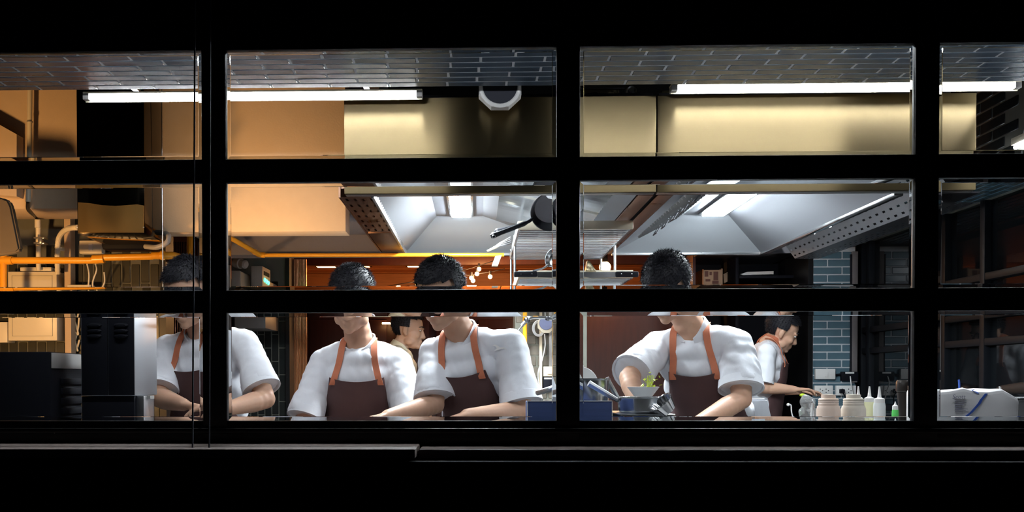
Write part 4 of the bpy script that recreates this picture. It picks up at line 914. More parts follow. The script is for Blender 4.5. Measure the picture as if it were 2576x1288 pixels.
for a_ in ([(219, 664, 2.35), (224, 690, 2.42), (222, 730, 2.45), (224, 745, 2.45)], [(240, 664, 2.35), (243, 680, 2.42), (233, 715, 2.45), (246, 745, 2.45)], [(262, 685, 2.45), (263, 710, 2.45), (254, 728, 2.45)]):
    bm = nb(); pxtube(bm, a_, 0.004, 6); obj('cable', bm, 'white_plastic', t)
t = thing('cable_bundle', 'tied bundle of ivory cord hanging beside the vented cabinet', 'cable', P(190, 840, 2.45))
for a_ in ([(200, 785, 2.585), (196, 830, 2.58), (184, 872, 2.58), (182, 884, 2.58), (192, 880, 2.58), (200, 855, 2.58)], [(190, 785, 2.585), (186, 800, 2.58), (197, 840, 2.575), (188, 836, 2.575), (186, 850, 2.575), (196, 884, 2.575)]):
    bm = nb(); pxtube(bm, a_, 0.005, 8); obj('cord_loop', bm, 'ivory', t)
bm = nb(); pxbox(bm, -40, 810, 18, 862, 2.50, 0.09, 0.004); single('junction_box', bm, 'ivory', 'ivory junction box cut by the picture edge beside the electrical panel', 'electrical box')
# polished dark box
t = thing('polished_box', 'tall dark polished metal box between the beige bulkheads', 'box', P(278, 590, 1.75))
bm = nb(); pxbox(bm, 193, 200, 363, 587, 1.75, 0.35, 0.003); obj('casing', bm, 'black_gloss', t)
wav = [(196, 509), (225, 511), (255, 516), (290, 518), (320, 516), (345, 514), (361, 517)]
bm = nb(); prism(bm, [P(x, y, 1.742) for x, y in wav] + [P(361, 585, 1.742), P(196, 585, 1.742)], (0, 0.008, 0)); obj('reflection_plate', bm, mat('gold_reflection', (0.62, 0.40, 0.14), 0.33, 1.0, rvar=0.05, vscale=4), t)  # gold reflection on the box front, shaped as a wavy-topped metal plate
bm = nb(); pxbox(bm, 190, 444, 361, 466, 1.735, 0.015, 0.002); obj('trim_strip', bm, 'steel_dark', t)
bm = nb(); prism(bm, [P(200, 589, 1.78), P(362, 589, 1.78), P(395, 615, 2.1), P(255, 612, 2.1)], (0, 0, 0.006)); obj('drip_tray', bm, 'steel_dark', t)
for x in (195, 361):
    bm = nb(); ball(bm, P(x, 572, 1.745), 0.004); obj('screw', bm, 'steel', t)
bm = nb(); pxbox(bm, 252, 595, 392, 628, 2.15, 0.1, 0.02); single('black_pump', bm, 'black_matte', 'black rounded pump body below the dark polished box', 'pump')
bm = nb(); pxtube(bm, [(366, 620, 2.0), (395, 622, 1.95), (420, 610, 1.93), (424, 592, 1.95), (410, 585, 2.05)], 0.012, 10); single('hose', bm, 'grey_plastic', 'grey hose looping at the corner of the dark polished box', 'hose')
bm = nb(); pxtube(bm, [(407, 200, 1.9), (408, 470, 1.9), (410, 760, 1.9)], 0.0026, 8, False); single('hanger_rod', bm, 'steel', 'thin vertical steel rod in front of the beige bulkhead', 'rod')
bm = nb(); prism(bm, [P(x, y, 1.8) for x, y in ((-60, 490), (5, 497), (20, 503), (28, 520), (50, 628), (40, 636), (-60, 650))], (0, 0.04, 0)); bmesh.ops.bevel(bm, geom=bm.edges[:], offset=0.008, segments=2, affect='EDGES')
single('vent_hopper', bm, mat('hopper_grey', (0.10, 0.08, 0.06), 0.4, var=0.2), 'dark grey hopper-shaped vent at the far left edge', 'vent')
# ------------------------------------------------------------------ dark appliances at the left of the pass
YA = 0.75
def zpx(y, Y): return P(400, y, Y).z
t = thing('vented_cabinet', 'dark blue-black vented cabinet with pale steel side, standing on the pass', 'cabinet', P(270, 1060, YA))
bm = nb(); pxbox(bm, 203, 758, 339, 996, YA, 0.22, 0.003); obj('cabinet_body', bm, 'steel_side', t)
for x0, x1 in ((205, 270), (272, 337)):
    bm = nb(); pxbox(bm, x0, 760, x1, 994, YA - 0.006, 0.006, 0.001); d_ = obj('front_panel', bm, 'black_matte', t)
    xm = (x0 + x1) / 2
    for y in (818, 832, 845):
        bm = nb(); c = P(xm, y, YA - 0.006); lathe(bm, [(0, 0.0), (0.008, 0.0), (0.006, 0.010), (0.002, 0.012), (0, 0.012)], c, 10, (0, -1, -0.3), 1.0)
        for v in bm.verts: v.co.x = c.x + (v.co.x - c.x) * 3.2
        obj('louver', bm, 'black_matte', d_)
bm = nb(); pxbox(bm, 206, 997, 338, 1090, YA + 0.004, 0.2, 0.002); obj('cabinet_base', bm, 'black_matte', t)
for (xa, xb) in ((342, 362),):
    bm = nb(); p0, p1 = P(xa, 1000, YA + 0.02), P(xb, 1000, YA + 0.02); bx(bm, p0.x, p1.x, YA + 0.02, YA + 0.12, ZW, P(300, 996, YA).z, 0.002); obj('leg', bm, 'steel', t)
bm = nb(); p0, p1 = P(364, 1000, YA + 0.05), P(378, 1000, YA + 0.05); bx(bm, p0.x, p1.x, YA + 0.05, YA + 0.09, P(300, 1004, YA).z, P(300, 996, YA).z); obj('catch', bm, 'grey_plastic', t)
t = thing('slatted_appliance', 'low black appliance with slatted side at the far left of the pass', 'appliance', P(80, 1060, YA))
zt = P(80, 885, YA).z; xr_ = P(128, 950, YA).x
bm = nb(); bx(bm, -1.75, xr_, YA, YA + 0.25, ZW, zt, 0.004); obj('appliance_body', bm, 'black_matte', t)
for i in range(7):
    z = ZW + 0.05 + i * 0.034
    bm = nb(); bx(bm, xr_, xr_ + 0.012, YA + 0.07, YA + 0.25, z, z + 0.022, 0.002); obj('side_slat', bm, 'black_matte', t)
bm = nb(); bx(bm, xr_, xr_ + 0.004, YA + 0.002, YA + 0.248, zt - 0.055, zt - 0.003, 0.001); obj('side_plate', bm, 'grey_plastic', t)
# ------------------------------------------------------------------ far left-middle: boxes on the tiled wall, fluted copper panels
t = thing('control_box', 'grey control box with lit side beside the tiled wall', 'electrical box', P(590, 722, 3.6), 'boxes by the rear tiled wall')
bm = nb(); pxbox(bm, 580, 681, 604, 723, 3.6, 0.26, 0.004); obj('box_body', bm, 'grey_plastic', t)
bm = nb(); p = P(604, 700, 3.6); bx(bm, p.x, p.x + 0.004, 3.61, 3.85, P(604, 722, 3.6).z + 0.004, P(604, 682, 3.6).z - 0.004, 0.001); obj('lit_side', bm, 'ivory', t)  # light on the box's right side, put in as a paler plate
bm = nb(); q = [P(592, 661, 3.7), P(634, 668, 3.62)]; lathe(bm, [(0, 0), (0.03, 0), (0.034, 0.03), (0.034, 0.05), (0.028, 0.055), (0.028, 0.09), (0.02, 0.10), (0, 0.10)], q[0], 18, (q[1] - q[0])); single('round_motor', bm, 'grey_plastic', 'grey cylindrical motor above the grey control box', 'motor')
t = thing('led_box', 'dark box with glowing green lights on its side', 'electrical box', P(650, 722, 3.75), 'boxes by the rear tiled wall')
bm = nb(); pxbox(bm, 632, 669, 660, 724, 3.75, 0.24, 0.004); obj('box_body', bm, 'grey_plastic', t)
xf = P(660, 700, 3.75).x
for i in range(3):
    bm = nb(); ball(bm, (xf + 0.003, 3.81 + i * 0.055, P(660, 702, 3.75).z - 0.004 * i), (0.006, 0.013, 0.013)); obj('green_led', bm, 'green_led', t)
bm = nb(); bx(bm, xf - 0.06, xf - 0.03, 3.98, YM - 0.004, P(660, 705, 3.75).z, P(660, 695, 3.75).z); obj('wall_bracket', bm, 'grey_plastic', t)
bm = nb(); bx(bm, xf, xf + 0.003, 3.79, 3.95, P(660, 690, 3.75).z, P(660, 680, 3.75).z); obj('vent_slot', bm, 'void_black', t)
bm = nb(); pxbox(bm, 590, 790, 668, 826, 3.9, 0.4, 0.004); single('wall_cabinet', bm, 'grey_plastic', 'grey wall box behind the white sleeve of the first cook', 'box')
def fluted(x0, x1, y0, y1, Y, n, m, label):
    bm = nb(); a, b = P(x0, 900, Y).x, P(x1, 900, Y).x; w_ = (b - a) / n; zt, zb = P(700, y0, Y).z, P(700, y1, Y).z
    bx(bm, a, b, Y + 0.02, Y + 0.03, zb, zt)
    for i in range(n): 
        k = 5; c = a + (i + 0.5) * w_; top = [bm.verts.new((c - w_ / 2 * cos(pi * j / k), Y + 0.02 - w_ / 2 * sin(pi * j / k), zt)) for j in range(k + 1)]; bot = [bm.verts.new((v.co.x, v.co.y, zb)) for v in top]
        for j in range(k): bm.faces.new((top[j], top[j + 1], bot[j + 1], bot[j]))
    o = single('fluted_screen', bm, m, label, 'screen', 'fluted copper screens of the dining room'); return o
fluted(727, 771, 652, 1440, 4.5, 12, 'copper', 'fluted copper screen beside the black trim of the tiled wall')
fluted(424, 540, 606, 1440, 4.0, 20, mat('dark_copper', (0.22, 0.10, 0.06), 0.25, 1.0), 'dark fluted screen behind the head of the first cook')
bm = nb(); pxtube(bm, [(478, 560, 3.6), (478, 690, 3.6)], 0.02, 10, False); single('copper_downpipe', bm, 'yellow_pipe', 'ochre vertical pipe before the dark fluted screen', 'pipe')
# ------------------------------------------------------------------ dining room lights and furniture
def downlight(px, py, i):
    Y = 2400 * (ZD - 0.03 - 1.2) / (955 - py) - 2.4
    p = P(px, py, Y); p.z = ZD - 0.021
    t = thing('downlight', label=('warm downlight in the timber ceiling over the upright cook, nearer the copper screen', 'warm downlight in the timber ceiling beyond the upright cook, in the middle of three', 'warm downlight in the timber ceiling beside the head of the badge cook', 'warm downlight above the string of bulbs')[i], cat='light', loc=p, group='warm downlights in the timber ceiling')
    bm = nb(); bx(bm, p.x - 0.11, p.x + 0.11, p.y - 0.07, p.y + 0.07, p.z - 0.006, p.z + 0.008, 0.002); obj('trim_plate', bm, 'black_matte', t)
    bm = nb(); bx(bm, p.x - 0.09, p.x + 0.09, p.y - 0.055, p.y + 0.055, p.z - 0.010, p.z - 0.006, 0.001); obj('lens', bm, 'warm_glow', t)
    ld = bpy.data.lights.new('downlight', 'SPOT'); ld.energy = 16; ld.color = (1, 0.5, 0.2); ld.spot_size = R(140); ld.shadow_soft_size = 0.05
    lo = bpy.data.objects.new('downlight_lamp', ld); COL.objects.link(lo); lo.location = (0, 0, -0.03); lo.parent = t
for i, (a, b) in enumerate(((820, 671), (906, 671), (1048, 671), (1143, 657))): downlight(a, b, i)
t = thing('bulb_string', 'string of glowing warm bulbs on thin black wires behind the badge cook', 'string light', P(1200, 690, 6.0))
for (x, y) in ((1205, 677), (1200, 689), (1186, 699), (1190, 706), (1233, 696), (1050, 715)):
    p = P(x, y, 6.0); bm = nb(); ball(bm, p, 0.019); b_ = obj('bulb', bm, 'bulb', t)
    bm = nb(); lathe(bm, [(0, 0.05), (0.010, 0.05), (0.012, 0.02), (0.010, 0.015)], p, 10); obj('socket', bm, 'black_matte', b_)
    ld = bpy.data.lights.new('bulb_light', 'POINT'); ld.energy = 7; ld.color = (1, 0.5, 0.18); ld.shadow_soft_size = 0.03
    lo = bpy.data.objects.new('bulb_light', ld); COL.objects.link(lo); lo.parent = t; lo.location = p - P(1200, 690, 6.0) + V((0, -0.05, -0.05))
for (a_) in ([(960, 722), (1050, 707), (1130, 690)], [(1130, 700), (1186, 691), (1233, 684), (1270, 676)], [(1160, 682), (1205, 668), (1250, 652), (1262, 630)]):
    bm = nb(); pxtube(bm, [(x, y, 6.0) for x, y in a_], 0.004, 6); obj('wire', bm, 'black_matte', t)
t = thing('pendant_bulb', 'bright warm bulb glowing just above the lower rack edge', 'light', P(1522, 668, 5.0))
bm = nb(); ball(bm, P(1522, 672, 5.0), 0.045); obj('bulb', bm, 'bulb', t)
bm = nb(); lathe(bm, [(0, 0.10), (0.02, 0.10), (0.022, 0.04), (0.018, 0.035)], P(1522, 672, 5.0), 12); obj('socket', bm, 'black_matte', t)
bm = nb(); tube(bm, [P(1522, 672, 5.0) + V((0, 0, 0.1)), V((P(1522, 672, 5.0).x, 5.0, ZD))], 0.004, 6); obj('flex', bm, 'black_matte', t)
ld = bpy.data.lights.new('bulb_light', 'POINT'); ld.energy = 7; ld.color = (1, 0.5, 0.18); ld.shadow_soft_size = 0.05
lo = bpy.data.objects.new('bulb_light', ld); COL.objects.link(lo); lo.parent = t; lo.location = (0, 0, -0.08)
# wooden dresser in the dining room
t = thing('dresser', 'dark reddish wooden dresser with framed panels behind the upright cook', 'dresser', P(880, 1000, 5.6))
xa, xb = P(772, 900, 5.6).x, P(1300, 900, 5.6).x
bm = nb(); bx(bm, xa, xb, 5.6, 6.0, 0, 1.80, 0.004); obj('carcass', bm, 'wood_dark', t)
n = 5
for i in range(n):
    for z0, z1 in ((0.1, 0.95), (1.0, 1.70)):
        bm = nb(); w_ = (xb - xa) / n; bx(bm, xa + i * w_ + 0.03, xa + (i + 1) * w_ - 0.03, 5.575, 5.6, z0, z1, 0.006); d_ = obj('door_panel', bm, 'wood_dark', t)
        bm = nb(); ball(bm, (xa + (i + 0.85) * w_, 5.565, (z0 + z1) / 2), 0.012); obj('knob', bm, 'copper', d_)
bm = nb(); bx(bm, xa - 0.03, xb + 0.03, 5.56, 6.02, 1.80, 1.84, 0.004); obj('top_board', bm, 'wood_dark', t)
bm = nb(); q = P(976, 813, 5.5); bx(bm, q.x - 0.05, q.x + 0.05, 5.5, 5.52, q.z - 0.008, q.z + 0.008, 0.003); bx(bm, q.x - 0.004, q.x + 0.004, 5.52, 5.58, q.z - 0.004, q.z + 0.004); single('shelf_light', bm, 'warm_glow', 'small glowing strip light on the dark dresser', 'light')
# shelf and picture crate behind the bending cook
t = thing('wall_shelf', 'long black shelf behind the bending cook', 'shelf', P(1880, 725, 4.75))
bm = nb(); pxbox(bm, 1735, 718, 2005, 727, 4.7, 0.45, 0.003); obj('shelf_board', bm, 'steel_dark', t)
bm = nb(); pxbox(bm, 1860, 692, 2008, 700, 4.7, 0.4, 0.003); obj('shelf_board', bm, 'black_matte', t)
for x in (1742, 1850, 2000):
    bm = nb(); pxbox(bm, x, 640, x + 8, 1090, 4.72, 0.4, 0.002); obj('upright', bm, 'black_matte' if x > 1800 else 'wood_dark', t)
bm = nb(); pxbox(bm, 1742, 640, 2008, 1090, 5.16, 0.03); obj('back_board', bm, 'black_matte', t)
t = thing('picture_crate', 'open wooden crate with a printed collage on its front, on the black shelf', 'crate', P(1800, 718, 4.8))
bm = nb(); pxbox(bm, 1770, 679, 1816, 717, 4.8, 0.012, 0.002); f_ = obj('front_board', bm, 'paper', t)
a, b = P(1770, 700, 4.8).x, P(1816, 700, 4.8).x; z0, z1 = P(1790, 717, 4.8).z, P(1790, 679, 4.8).z
bm = nb(); bx(bm, b - 0.004, b + 0.006, 4.8, 5.05, z0, z1 + 0.01, 0.002); obj('side_board', bm, 'paper', t)
bm = nb(); bx(bm, a - 0.012, a - 0.002, 4.79, 5.05, z0, z1 + 0.004, 0.002); obj('side_board', bm, 'wood', t)
bm = nb(); bx(bm, a, b, 5.04, 5.05, z0, z1 - 0.01); bx(bm, a, b, 4.812, 5.04, z0, z0 + 0.008); obj('crate_base', bm, 'paper', t)
for (x, y, w_, h_) in ((1773, 682, 9, 14), (1785, 684, 6, 8), (1795, 683, 12, 22), (1775, 702, 12, 6), (1792, 706, 16, 8)):
    bm = nb(); pxbox(bm, x, y, x + w_, y + h_, 4.797, 0.003, 0.0008); obj('collage_print', bm, 'brown_print', f_)
bm = nb(); prism(bm, [P(x, y, 4.95) for x, y in ((1820, 690), (1838, 680), (1842, 695), (1836, 706), (1822, 712))], (0, 0.05, 0)); single('paper_bag', bm, 'paper', 'crumpled brown paper bag leaning beside the picture crate', 'bag')
bm = nb(); pxbox(bm, 1834, 647, 1838, 664, 5.1, 0.02, 0.002); single('wall_light', bm, 'warm_glow', 'short glowing vertical strip light above the picture crate', 'light')
bm = nb(); q = [P(1862, 690, 4.8), P(1880, 684, 4.8), P(1946, 682, 4.8), P(1946, 690, 4.8), P(1870, 692, 4.8)]; prism(bm, q, (0, 0.08, 0)); single('plate_stack', bm, 'white_plastic', 'pale flat tray lying on the black shelf', 'tray')
# ------------------------------------------------------------------ pier: yellow pipes, cables, octagonal plate, switches
for (x0, x1, y0, y1, lab) in ((1315, 1326, 740, 1480, 'yellow vertical gas pipe on the block pier, partly behind a white sleeve'), (1394, 1405, 812, 1480, 'yellow vertical gas pipe with a green label at the mullion edge')):
    bm = nb(); xm = (x0 + x1) / 2; r_ = S((x1 - x0) / 2, 2.86); pxtube(bm, [(xm, y0, 2.88), (xm, y1, 2.88)], r_, 12, False); single('gas_riser', bm, 'yellow_pipe', lab, 'pipe', 'yellow gas pipes')
bm = nb(); pxbox(bm, 1393, 912, 1406, 926, 2.845, 0.004, 0.0005); single('pipe_label', bm, mat('label_green', (0.45, 0.55, 0.12), 0.6), 'small green label on the yellow riser', 'label')
t = thing('octagonal_plate', 'octagonal white wall plate with blue-grey disc on the block pier', 'plate', P(1374, 815, 2.9))
bm = nb(); prism(bm, [P(1374 + 23 * cos(pi / 8 + i * pi / 4), 816 + 23 * sin(pi / 8 + i * pi / 4), 2.9) for i in range(8)], (0, 0.03, 0)); obj('backplate', bm, 'ivory', t, 20)
bm = nb(); lathe(bm, [(0, 0.006), (0.036, 0.006), (0.038, 0)], P(1374, 813, 2.9), 28, (0, -1, 0)); obj('disc', bm, mat('disc_blue', (0.16, 0.18, 0.30), 0.4), t)
bm = nb(); pxbox(bm, 1357, 780, 1364, 985, 2.92, 0.025, 0.002); single('cable_duct', bm, 'cream', 'cream vertical cable duct on the block pier', 'trunking')
bm = nb(); pxbox(bm, 1381, 780, 1388, 925, 2.925, 0.02, 0.002); single('cable_duct', bm, 'grey_plastic', 'dark vertical cable duct on the block pier', 'trunking')
t = thing('coiled_cable', 'white cable coil and tail hanging behind the octagonal plate', 'cable', P(1350, 830, 2.9))
for k in range(3):
    bm = nb(); c = P(1355, 826, 2.91); tube(bm, [c + V(((0.034 - 0.005 * k) * cos(a), 0.004 * k, (0.044 - 0.005 * k) * sin(a))) for a in [2 * pi * i / 24 for i in range(25)]], 0.003, 6, False); obj('coil', bm, 'white_plastic', t)
bm = nb(); pxtube(bm, [(1370, 840, 2.9), (1371, 870, 2.9), (1364, 905, 2.9), (1354, 935, 2.9), (1356, 965, 2.9), (1362, 982, 2.9)], 0.003, 6); obj('tail', bm, 'white_plastic', t)
t = thing('light_switch', 'ivory switch plate on the block pier beside the yellow riser', 'switch', P(1382, 935, 2.93), 'switch plates')
bm = nb(); pxbox(bm, 1367, 922, 1395, 947, 2.92, 0.03, 0.003); obj('plate', bm, 'cream', t)
bm = nb(); pxbox(bm, 1377, 928, 1392, 941, 2.915, 0.006, 0.001); obj('rocker', bm, 'white_plastic', t)
t = thing('socket_box', 'dark socket box under the switch on the block pier', 'socket', P(1380, 965, 2.93), 'wall sockets')
bm = nb(); pxbox(bm, 1367, 948, 1393, 982, 2.92, 0.03, 0.003); obj('box_body', bm, 'black_matte', t)
bm = nb(); pxbox(bm, 1369, 950, 1388, 954, 2.917, 0.003, 0.0005); obj('label_strip', bm, 'white_plastic', t)
# sprung spray arm
t = thing('spray_arm', 'jointed steel spray arm reaching across in front of the octagonal plate', 'tap', P(1400, 800, 2.25))
for pts, r_ in (([(1420, 785, 2.25), (1398, 800, 2.25), (1375, 800, 2.25)], 0.011), ([(1380, 798, 2.25), (1340, 797, 2.25), (1325, 806, 2.25)], 0.012), ([(1326, 804, 2.25), (1312, 820, 2.25)], 0.010), ([(1314, 818, 2.25), (1303, 832, 2.25)], 0.004), ([(1398, 800, 2.25), (1420, 812, 2.25), (1440, 860, 2.25), (1440, 1015, 2.25), (1440, 1104, 2.25)], 0.010)):
    bm = nb(); pxtube(bm, pts, r_, 10); obj('arm_section', bm, 'steel_bright', t)
for x, y in ((1378, 799), (1326, 805), (1398, 800)):
    bm = nb(); ball(bm, P(x, y, 2.25), 0.016); obj('arm_joint', bm, 'steel_dark', t)
# ------------------------------------------------------------------ on the pass: blue box, pots, pans
t = thing('blue_carton', 'dark blue ribbed carton behind the middle mullion', 'box', P(1432, 1060, 0.75))
x0, x1 = P(1326, 1030, 0.75).x, P(1540, 1030, 0.75).x; zt = P(1432, 1008, 0.75).z
bm = nb(); bx(bm, x0 + 0.004, x1 - 0.004, 0.752, 0.93, ZW, zt - 0.004, 0.003); obj('carton_body', bm, 'blue_box', t)
bm = nb(); bx(bm, x0, x1, 0.745, 0.752, ZW, zt, 0.001); obj('front_flap', bm, 'blue_box', t)
bm = nb()
for q in ((x0, x0 + 0.002, ZW, zt), (x1 - 0.002, x1, ZW, zt), (x0, x1, zt - 0.002, zt)): bx(bm, q[0], q[1], 0.7435, 0.746, q[2], q[3])
obj('pale_edge', bm, 'white_plastic', t)
YPn = 1.065
t = thing('stock_pot', 'steel stock pot with loop handles behind the blue carton', 'pot', V((P(1464, 1000, YPn).x, YPn, ZW)))
c = V((P(1464, 1000, YPn).x, YPn, ZW)); hp = P(1464, 954, YPn).z - ZW; r_ = S(67, YPn)
bm = nb(); lathe(bm, [(0, 0), (r_ * 0.97, 0), (r_, 0.01), (r_, hp - 0.004), (r_ * 1.05, hp), (r_ * 1.05, hp + 0.003), (r_ * 0.98, hp), (r_ * 0.97, 0.006), (0, 0.006)], c, 40); obj('pot_body', bm, 'steel_bright', t)
for a0 in (-100, 80):
    d_ = V((sin(R(a0 + 110)), -cos(R(a0 + 110)), 0)) if a0 < 0 else V((0.5, 0.86, 0)); n_ = V((-d_.y, d_.x, 0)); q = c + d_ * r_ + V((0, 0, hp * 0.62))
    bm = nb(); tube(bm, smooth_path([q - n_ * 0.045, q - n_ * 0.035 + d_ * 0.03, q + n_ * 0.035 + d_ * 0.03, q + n_ * 0.045]), 0.006, 8); obj('loop_handle', bm, 'steel', t)
bm = nb(); lathe(bm, [(0, 0.004), (r_ * 0.62, 0.002), (r_ * 0.68, 0.008), (r_ * 0.66, 0.010), (0, 0.010)], V((P(1462, 968, YPn).x, YPn + 0.03, P(1462, 968, YPn).z)), 36, (0.1, -1, 0.12)); single('dinner_plate', bm, 'white_plastic', 'pale round plate standing upright in the stock pot', 'plate')
ZT = 1.085
def skillet(cx_, cy_, Y, r_, hd, hl, label, z=None):
    c = V((P(cx_, cy_, Y).x, Y, z)); t = thing('steel_pan', label, 'pan', c, 'steel pans piled on the pass')
    bm = nb(); lathe(bm, [(0, 0), (r_ * 0.85, 0), (r_ * 0.95, 0.008), (r_, 0.05), (r_ * 1.03, 0.052), (r_ * 0.97, 0.048), (r_ * 0.92, 0.008), (0, 0.005)], c, 36); obj('pan_body', bm, 'steel_bright', t)
    hd = V(hd).normalized(); q = c + V((hd.x, hd.y, 0)).normalized() * r_ + V((0, 0, 0.042))
    bm = nb(); p = smooth_path([q, q + hd * hl * 0.3, q + hd * hl]); tube(bm, p, [0.007 + 0.004 * i / len(p) for i in range(len(p))], 8); obj('handle', bm, 'steel', t); return t
skillet(1618, 1020, 0.88, 0.088, (-0.72, -0.12, 0.42), 0.12, 'steel pan with handle rising over the pot, lower one', ZT)
skillet(1612, 1010, 1.07, 0.080, (-0.5, 0.0, 0.86), 0.09, 'steel pan with long handle pointing up behind the pot rim', ZT)
x0, x1 = P(1542, 1040, 0.95).x, P(1674, 1040, 0.95).x
for k in range(6):
    zb = ZW + k * (ZT - ZW) / 6; zh = (ZT - ZW) / 6
    t = thing('baking_tray', ('dark flat tray at the very bottom of the stack under the steel pans', 'dark flat tray second from the bottom of the stack under the pans', 'dark flat tray third from the bottom of the stack under the pans', 'dark flat tray third from the top of the stack under the pans', 'dark flat tray second from the top of the stack under the pans', 'dark flat tray topmost in the stack, directly carrying the steel pans')[k], 'tray', V(((x0 + x1) / 2, 0.95, zb)), 'dark trays stacked on the pass')
    bm = nb(); bx(bm, x0 + 0.006, x1 - 0.006, 0.786, 1.134, zb, zb + zh - 0.006, 0.003); obj('tray_base', bm, 'steel_dark', t)
    bm = nb(); bx(bm, x0, x1, 0.78, 1.14, zb + zh - 0.006, zb + zh - 0.001, 0.002); obj('tray_rim', bm, 'steel', t)
t = thing('fluted_tin', 'fluted steel tin tilted on its side beside the piled pans', 'tin', P(1650, 1030, 0.84))
bm = nb(); c = P(1672, 1022, 0.77); ax = V((-0.5, -0.2, 0.55)).normalized(); u_, v_ = frame_of(ax); g0 = g1 = None; N = 48
def fl(r_, h): return [bm.verts.new(c + ax * h + u_ * (r_ * (1 + 0.05 * cos(12 * 2 * pi * i / N)) * cos(2 * pi * i / N)) + v_ * (r_ * (1 + 0.05 * cos(12 * 2 * pi * i / N)) * sin(2 * pi * i / N))) for i in range(N)]
gs = [fl(0.026, -0.02), fl(0.038, 0.020), fl(0.041, 0.022), fl(0.036, 0.018), fl(0.024, -0.016)]
for i in range(4): skinr(bm, gs[i], gs[i + 1])
bm.faces.new(gs[0][::-1]); bm.faces.new(gs[4]); obj('tin_body', bm, 'steel_bright', t)
t = thing('herb_bowl', 'white bowl at the pans under the green herbs', 'bowl', P(1615, 1000, 1.0))
c = V((P(1618, 1000, 0.98).x, 0.98, ZT + 0.054)); bm = nb(); lathe(bm, [(0, 0), (0.03, 0), (0.034, 0.004), (0.055, 0.032), (0.057, 0.034), (0.052, 0.032), (0.03, 0.008), (0, 0.006)], c, 32); obj('bowl_body', bm, 'white_plastic', t)
t = thing('herb_bunch', 'bunch of yellow-green herbs held over the white bowl', 'herbs', P(1630, 970, 1.0))
random.seed(11)
for i in range(34):
    p = P(1634 + random.gauss(0, 11), 966 + random.gauss(0, 12), 1.0 + random.uniform(-.03, .03)); d_ = V([random.uniform(-1, 1) for _ in range(3)]).normalized(); a_, b_ = frame_of(d_)
    bm = nb(); l_ = random.uniform(0.010, 0.018); pts = [p, p + d_ * l_ * 0.5 + a_ * l_ * 0.38, p + d_ * l_, p + d_ * l_ * 0.5 - a_ * l_ * 0.38]; prism(bm, pts, b_ * 0.0012); obj('leaf', bm, 'leaf', t)
for i in range(5):
    bm = nb(); pxtube(bm, [(1632 + i * 2, 990, 1.0), (1628 + i * 3, 970, 1.0), (1630 + i * 4, 945, 0.99)], 0.0014, 5); obj('stem', bm, 'leaf', t)
# utensils behind the third cook
t = thing('saucepan', 'narrow saucepan with steel handle between the white sleeve and the blue carton', 'pan', P(1370, 990, 1.02))
bm = nb(); pxtube(bm, [(1352, 988, 1.05), (1380, 980, 1.0), (1392, 976, 0.99)], 0.010, 10); obj('handle', bm, 'steel', t)
c = V((P(1354, 1000, 1.02).x, 1.02, ZW)); bm = nb(); lathe(bm, [(0, 0), (0.036, 0), (0.041, 0.10), (0.044, 0.15), (0.041, 0.15), (0.036, 0.01), (0, 0.008)], c, 28); obj('pan_body', bm, 'steel', t)
# ------------------------------------------------------------------ squeeze bottles
def bottle(cx_, w_, ytop, Y, m, label, nozzle=None, cap='white_plastic', wide=True):
    c = V((P(cx_, 1030, Y).x, Y, ZW)); r_ = S(w_ / 2, Y); zt = P(cx_, ytop, Y).z - ZW
    t = thing('squeeze_bottle', label, 'bottle', c, 'sauce bottles on the pass')
    bm = nb(); sh = zt - (0.028 if wide else 0.03)
    lathe(bm, [(0, 0), (r_ * 0.94, 0), (r_, 0.008), (r_, sh * 0.55), (r_ * 0.985, sh * 0.6), (r_, sh * 0.65), (r_, sh - 0.012), (r_ * 0.9, sh), (0, sh)], c, 32); obj('bottle_body', bm, m, t)
    if wide:
        bm = nb(); lathe(bm, [(r_ * 0.82, sh - 0.002), (r_ * 0.84, sh + 0.004), (r_ * 0.80, sh + 0.024), (r_ * 0.60, sh + 0.026), (r_ * 0.58, sh + 0.038), (0, sh + 0.039)], c, 32); cp = obj('screw_cap', bm, m, t)
        for k in range(3):
            bm = nb(); lathe(bm, [(r_ * 0.83, sh + 0.006 + k * 0.006), (r_ * 0.855, sh + 0.008 + k * 0.006), (r_ * 0.83, sh + 0.010 + k * 0.006)], c, 32); obj('cap_ridge', bm, m, cp)
    else:
        bm = nb(); lathe(bm, [(r_ * 0.86, sh - 0.002), (r_ * 0.88, sh + 0.002), (r_ * 0.86, sh + 0.014), (r_ * 0.4, sh + 0.018), (r_ * 0.32, sh + 0.020), (r_ * 0.12, sh + 0.020 + (nozzle or 0.04)), (0, sh + 0.020 + (nozzle or 0.04))], c, 24); obj('nozzle_cap', bm, cap, t)
    return t
bottle(2084, 57, 1000, 0.86, 'sauce_pink', 'squat pinkish sauce bottle with ridged cap, front pair')
bottle(2147, 58, 1000, 0.88, 'sauce_beige', 'squat speckled beige sauce bottle with ridged cap, front pair')
bottle(2043, 26, 1040, 0.84, 'sauce_white', 'low cream bottle with pointed nozzle beside the pinkish bottle', 0.045, wide=False)
bottle(2159, 26, 990, 1.05, 'sauce_white', 'white nozzle bottle behind the beige bottle', 0.036, wide=False)
bottle(2187, 27, 990, 1.04, 'sauce_yellow', 'pale yellow sauce bottle with pointed nozzle', 0.036, wide=False)
bottle(2212, 29, 992, 1.0, 'sauce_white', 'tall milky white nozzle bottle beside the pale yellow one', 0.038, wide=False)
bottle(2252, 16, 1010, 1.08, 'green_plastic', 'small green bottle beside the dark pepper mill', 0.01, cap='white_plastic', wide=False)
t = thing('spice_tray', 'small clear glass dish stack between the bottles and the pepper mill', 'dish', V((P(2225, 1050, 0.95).x, 0.95, ZW)))
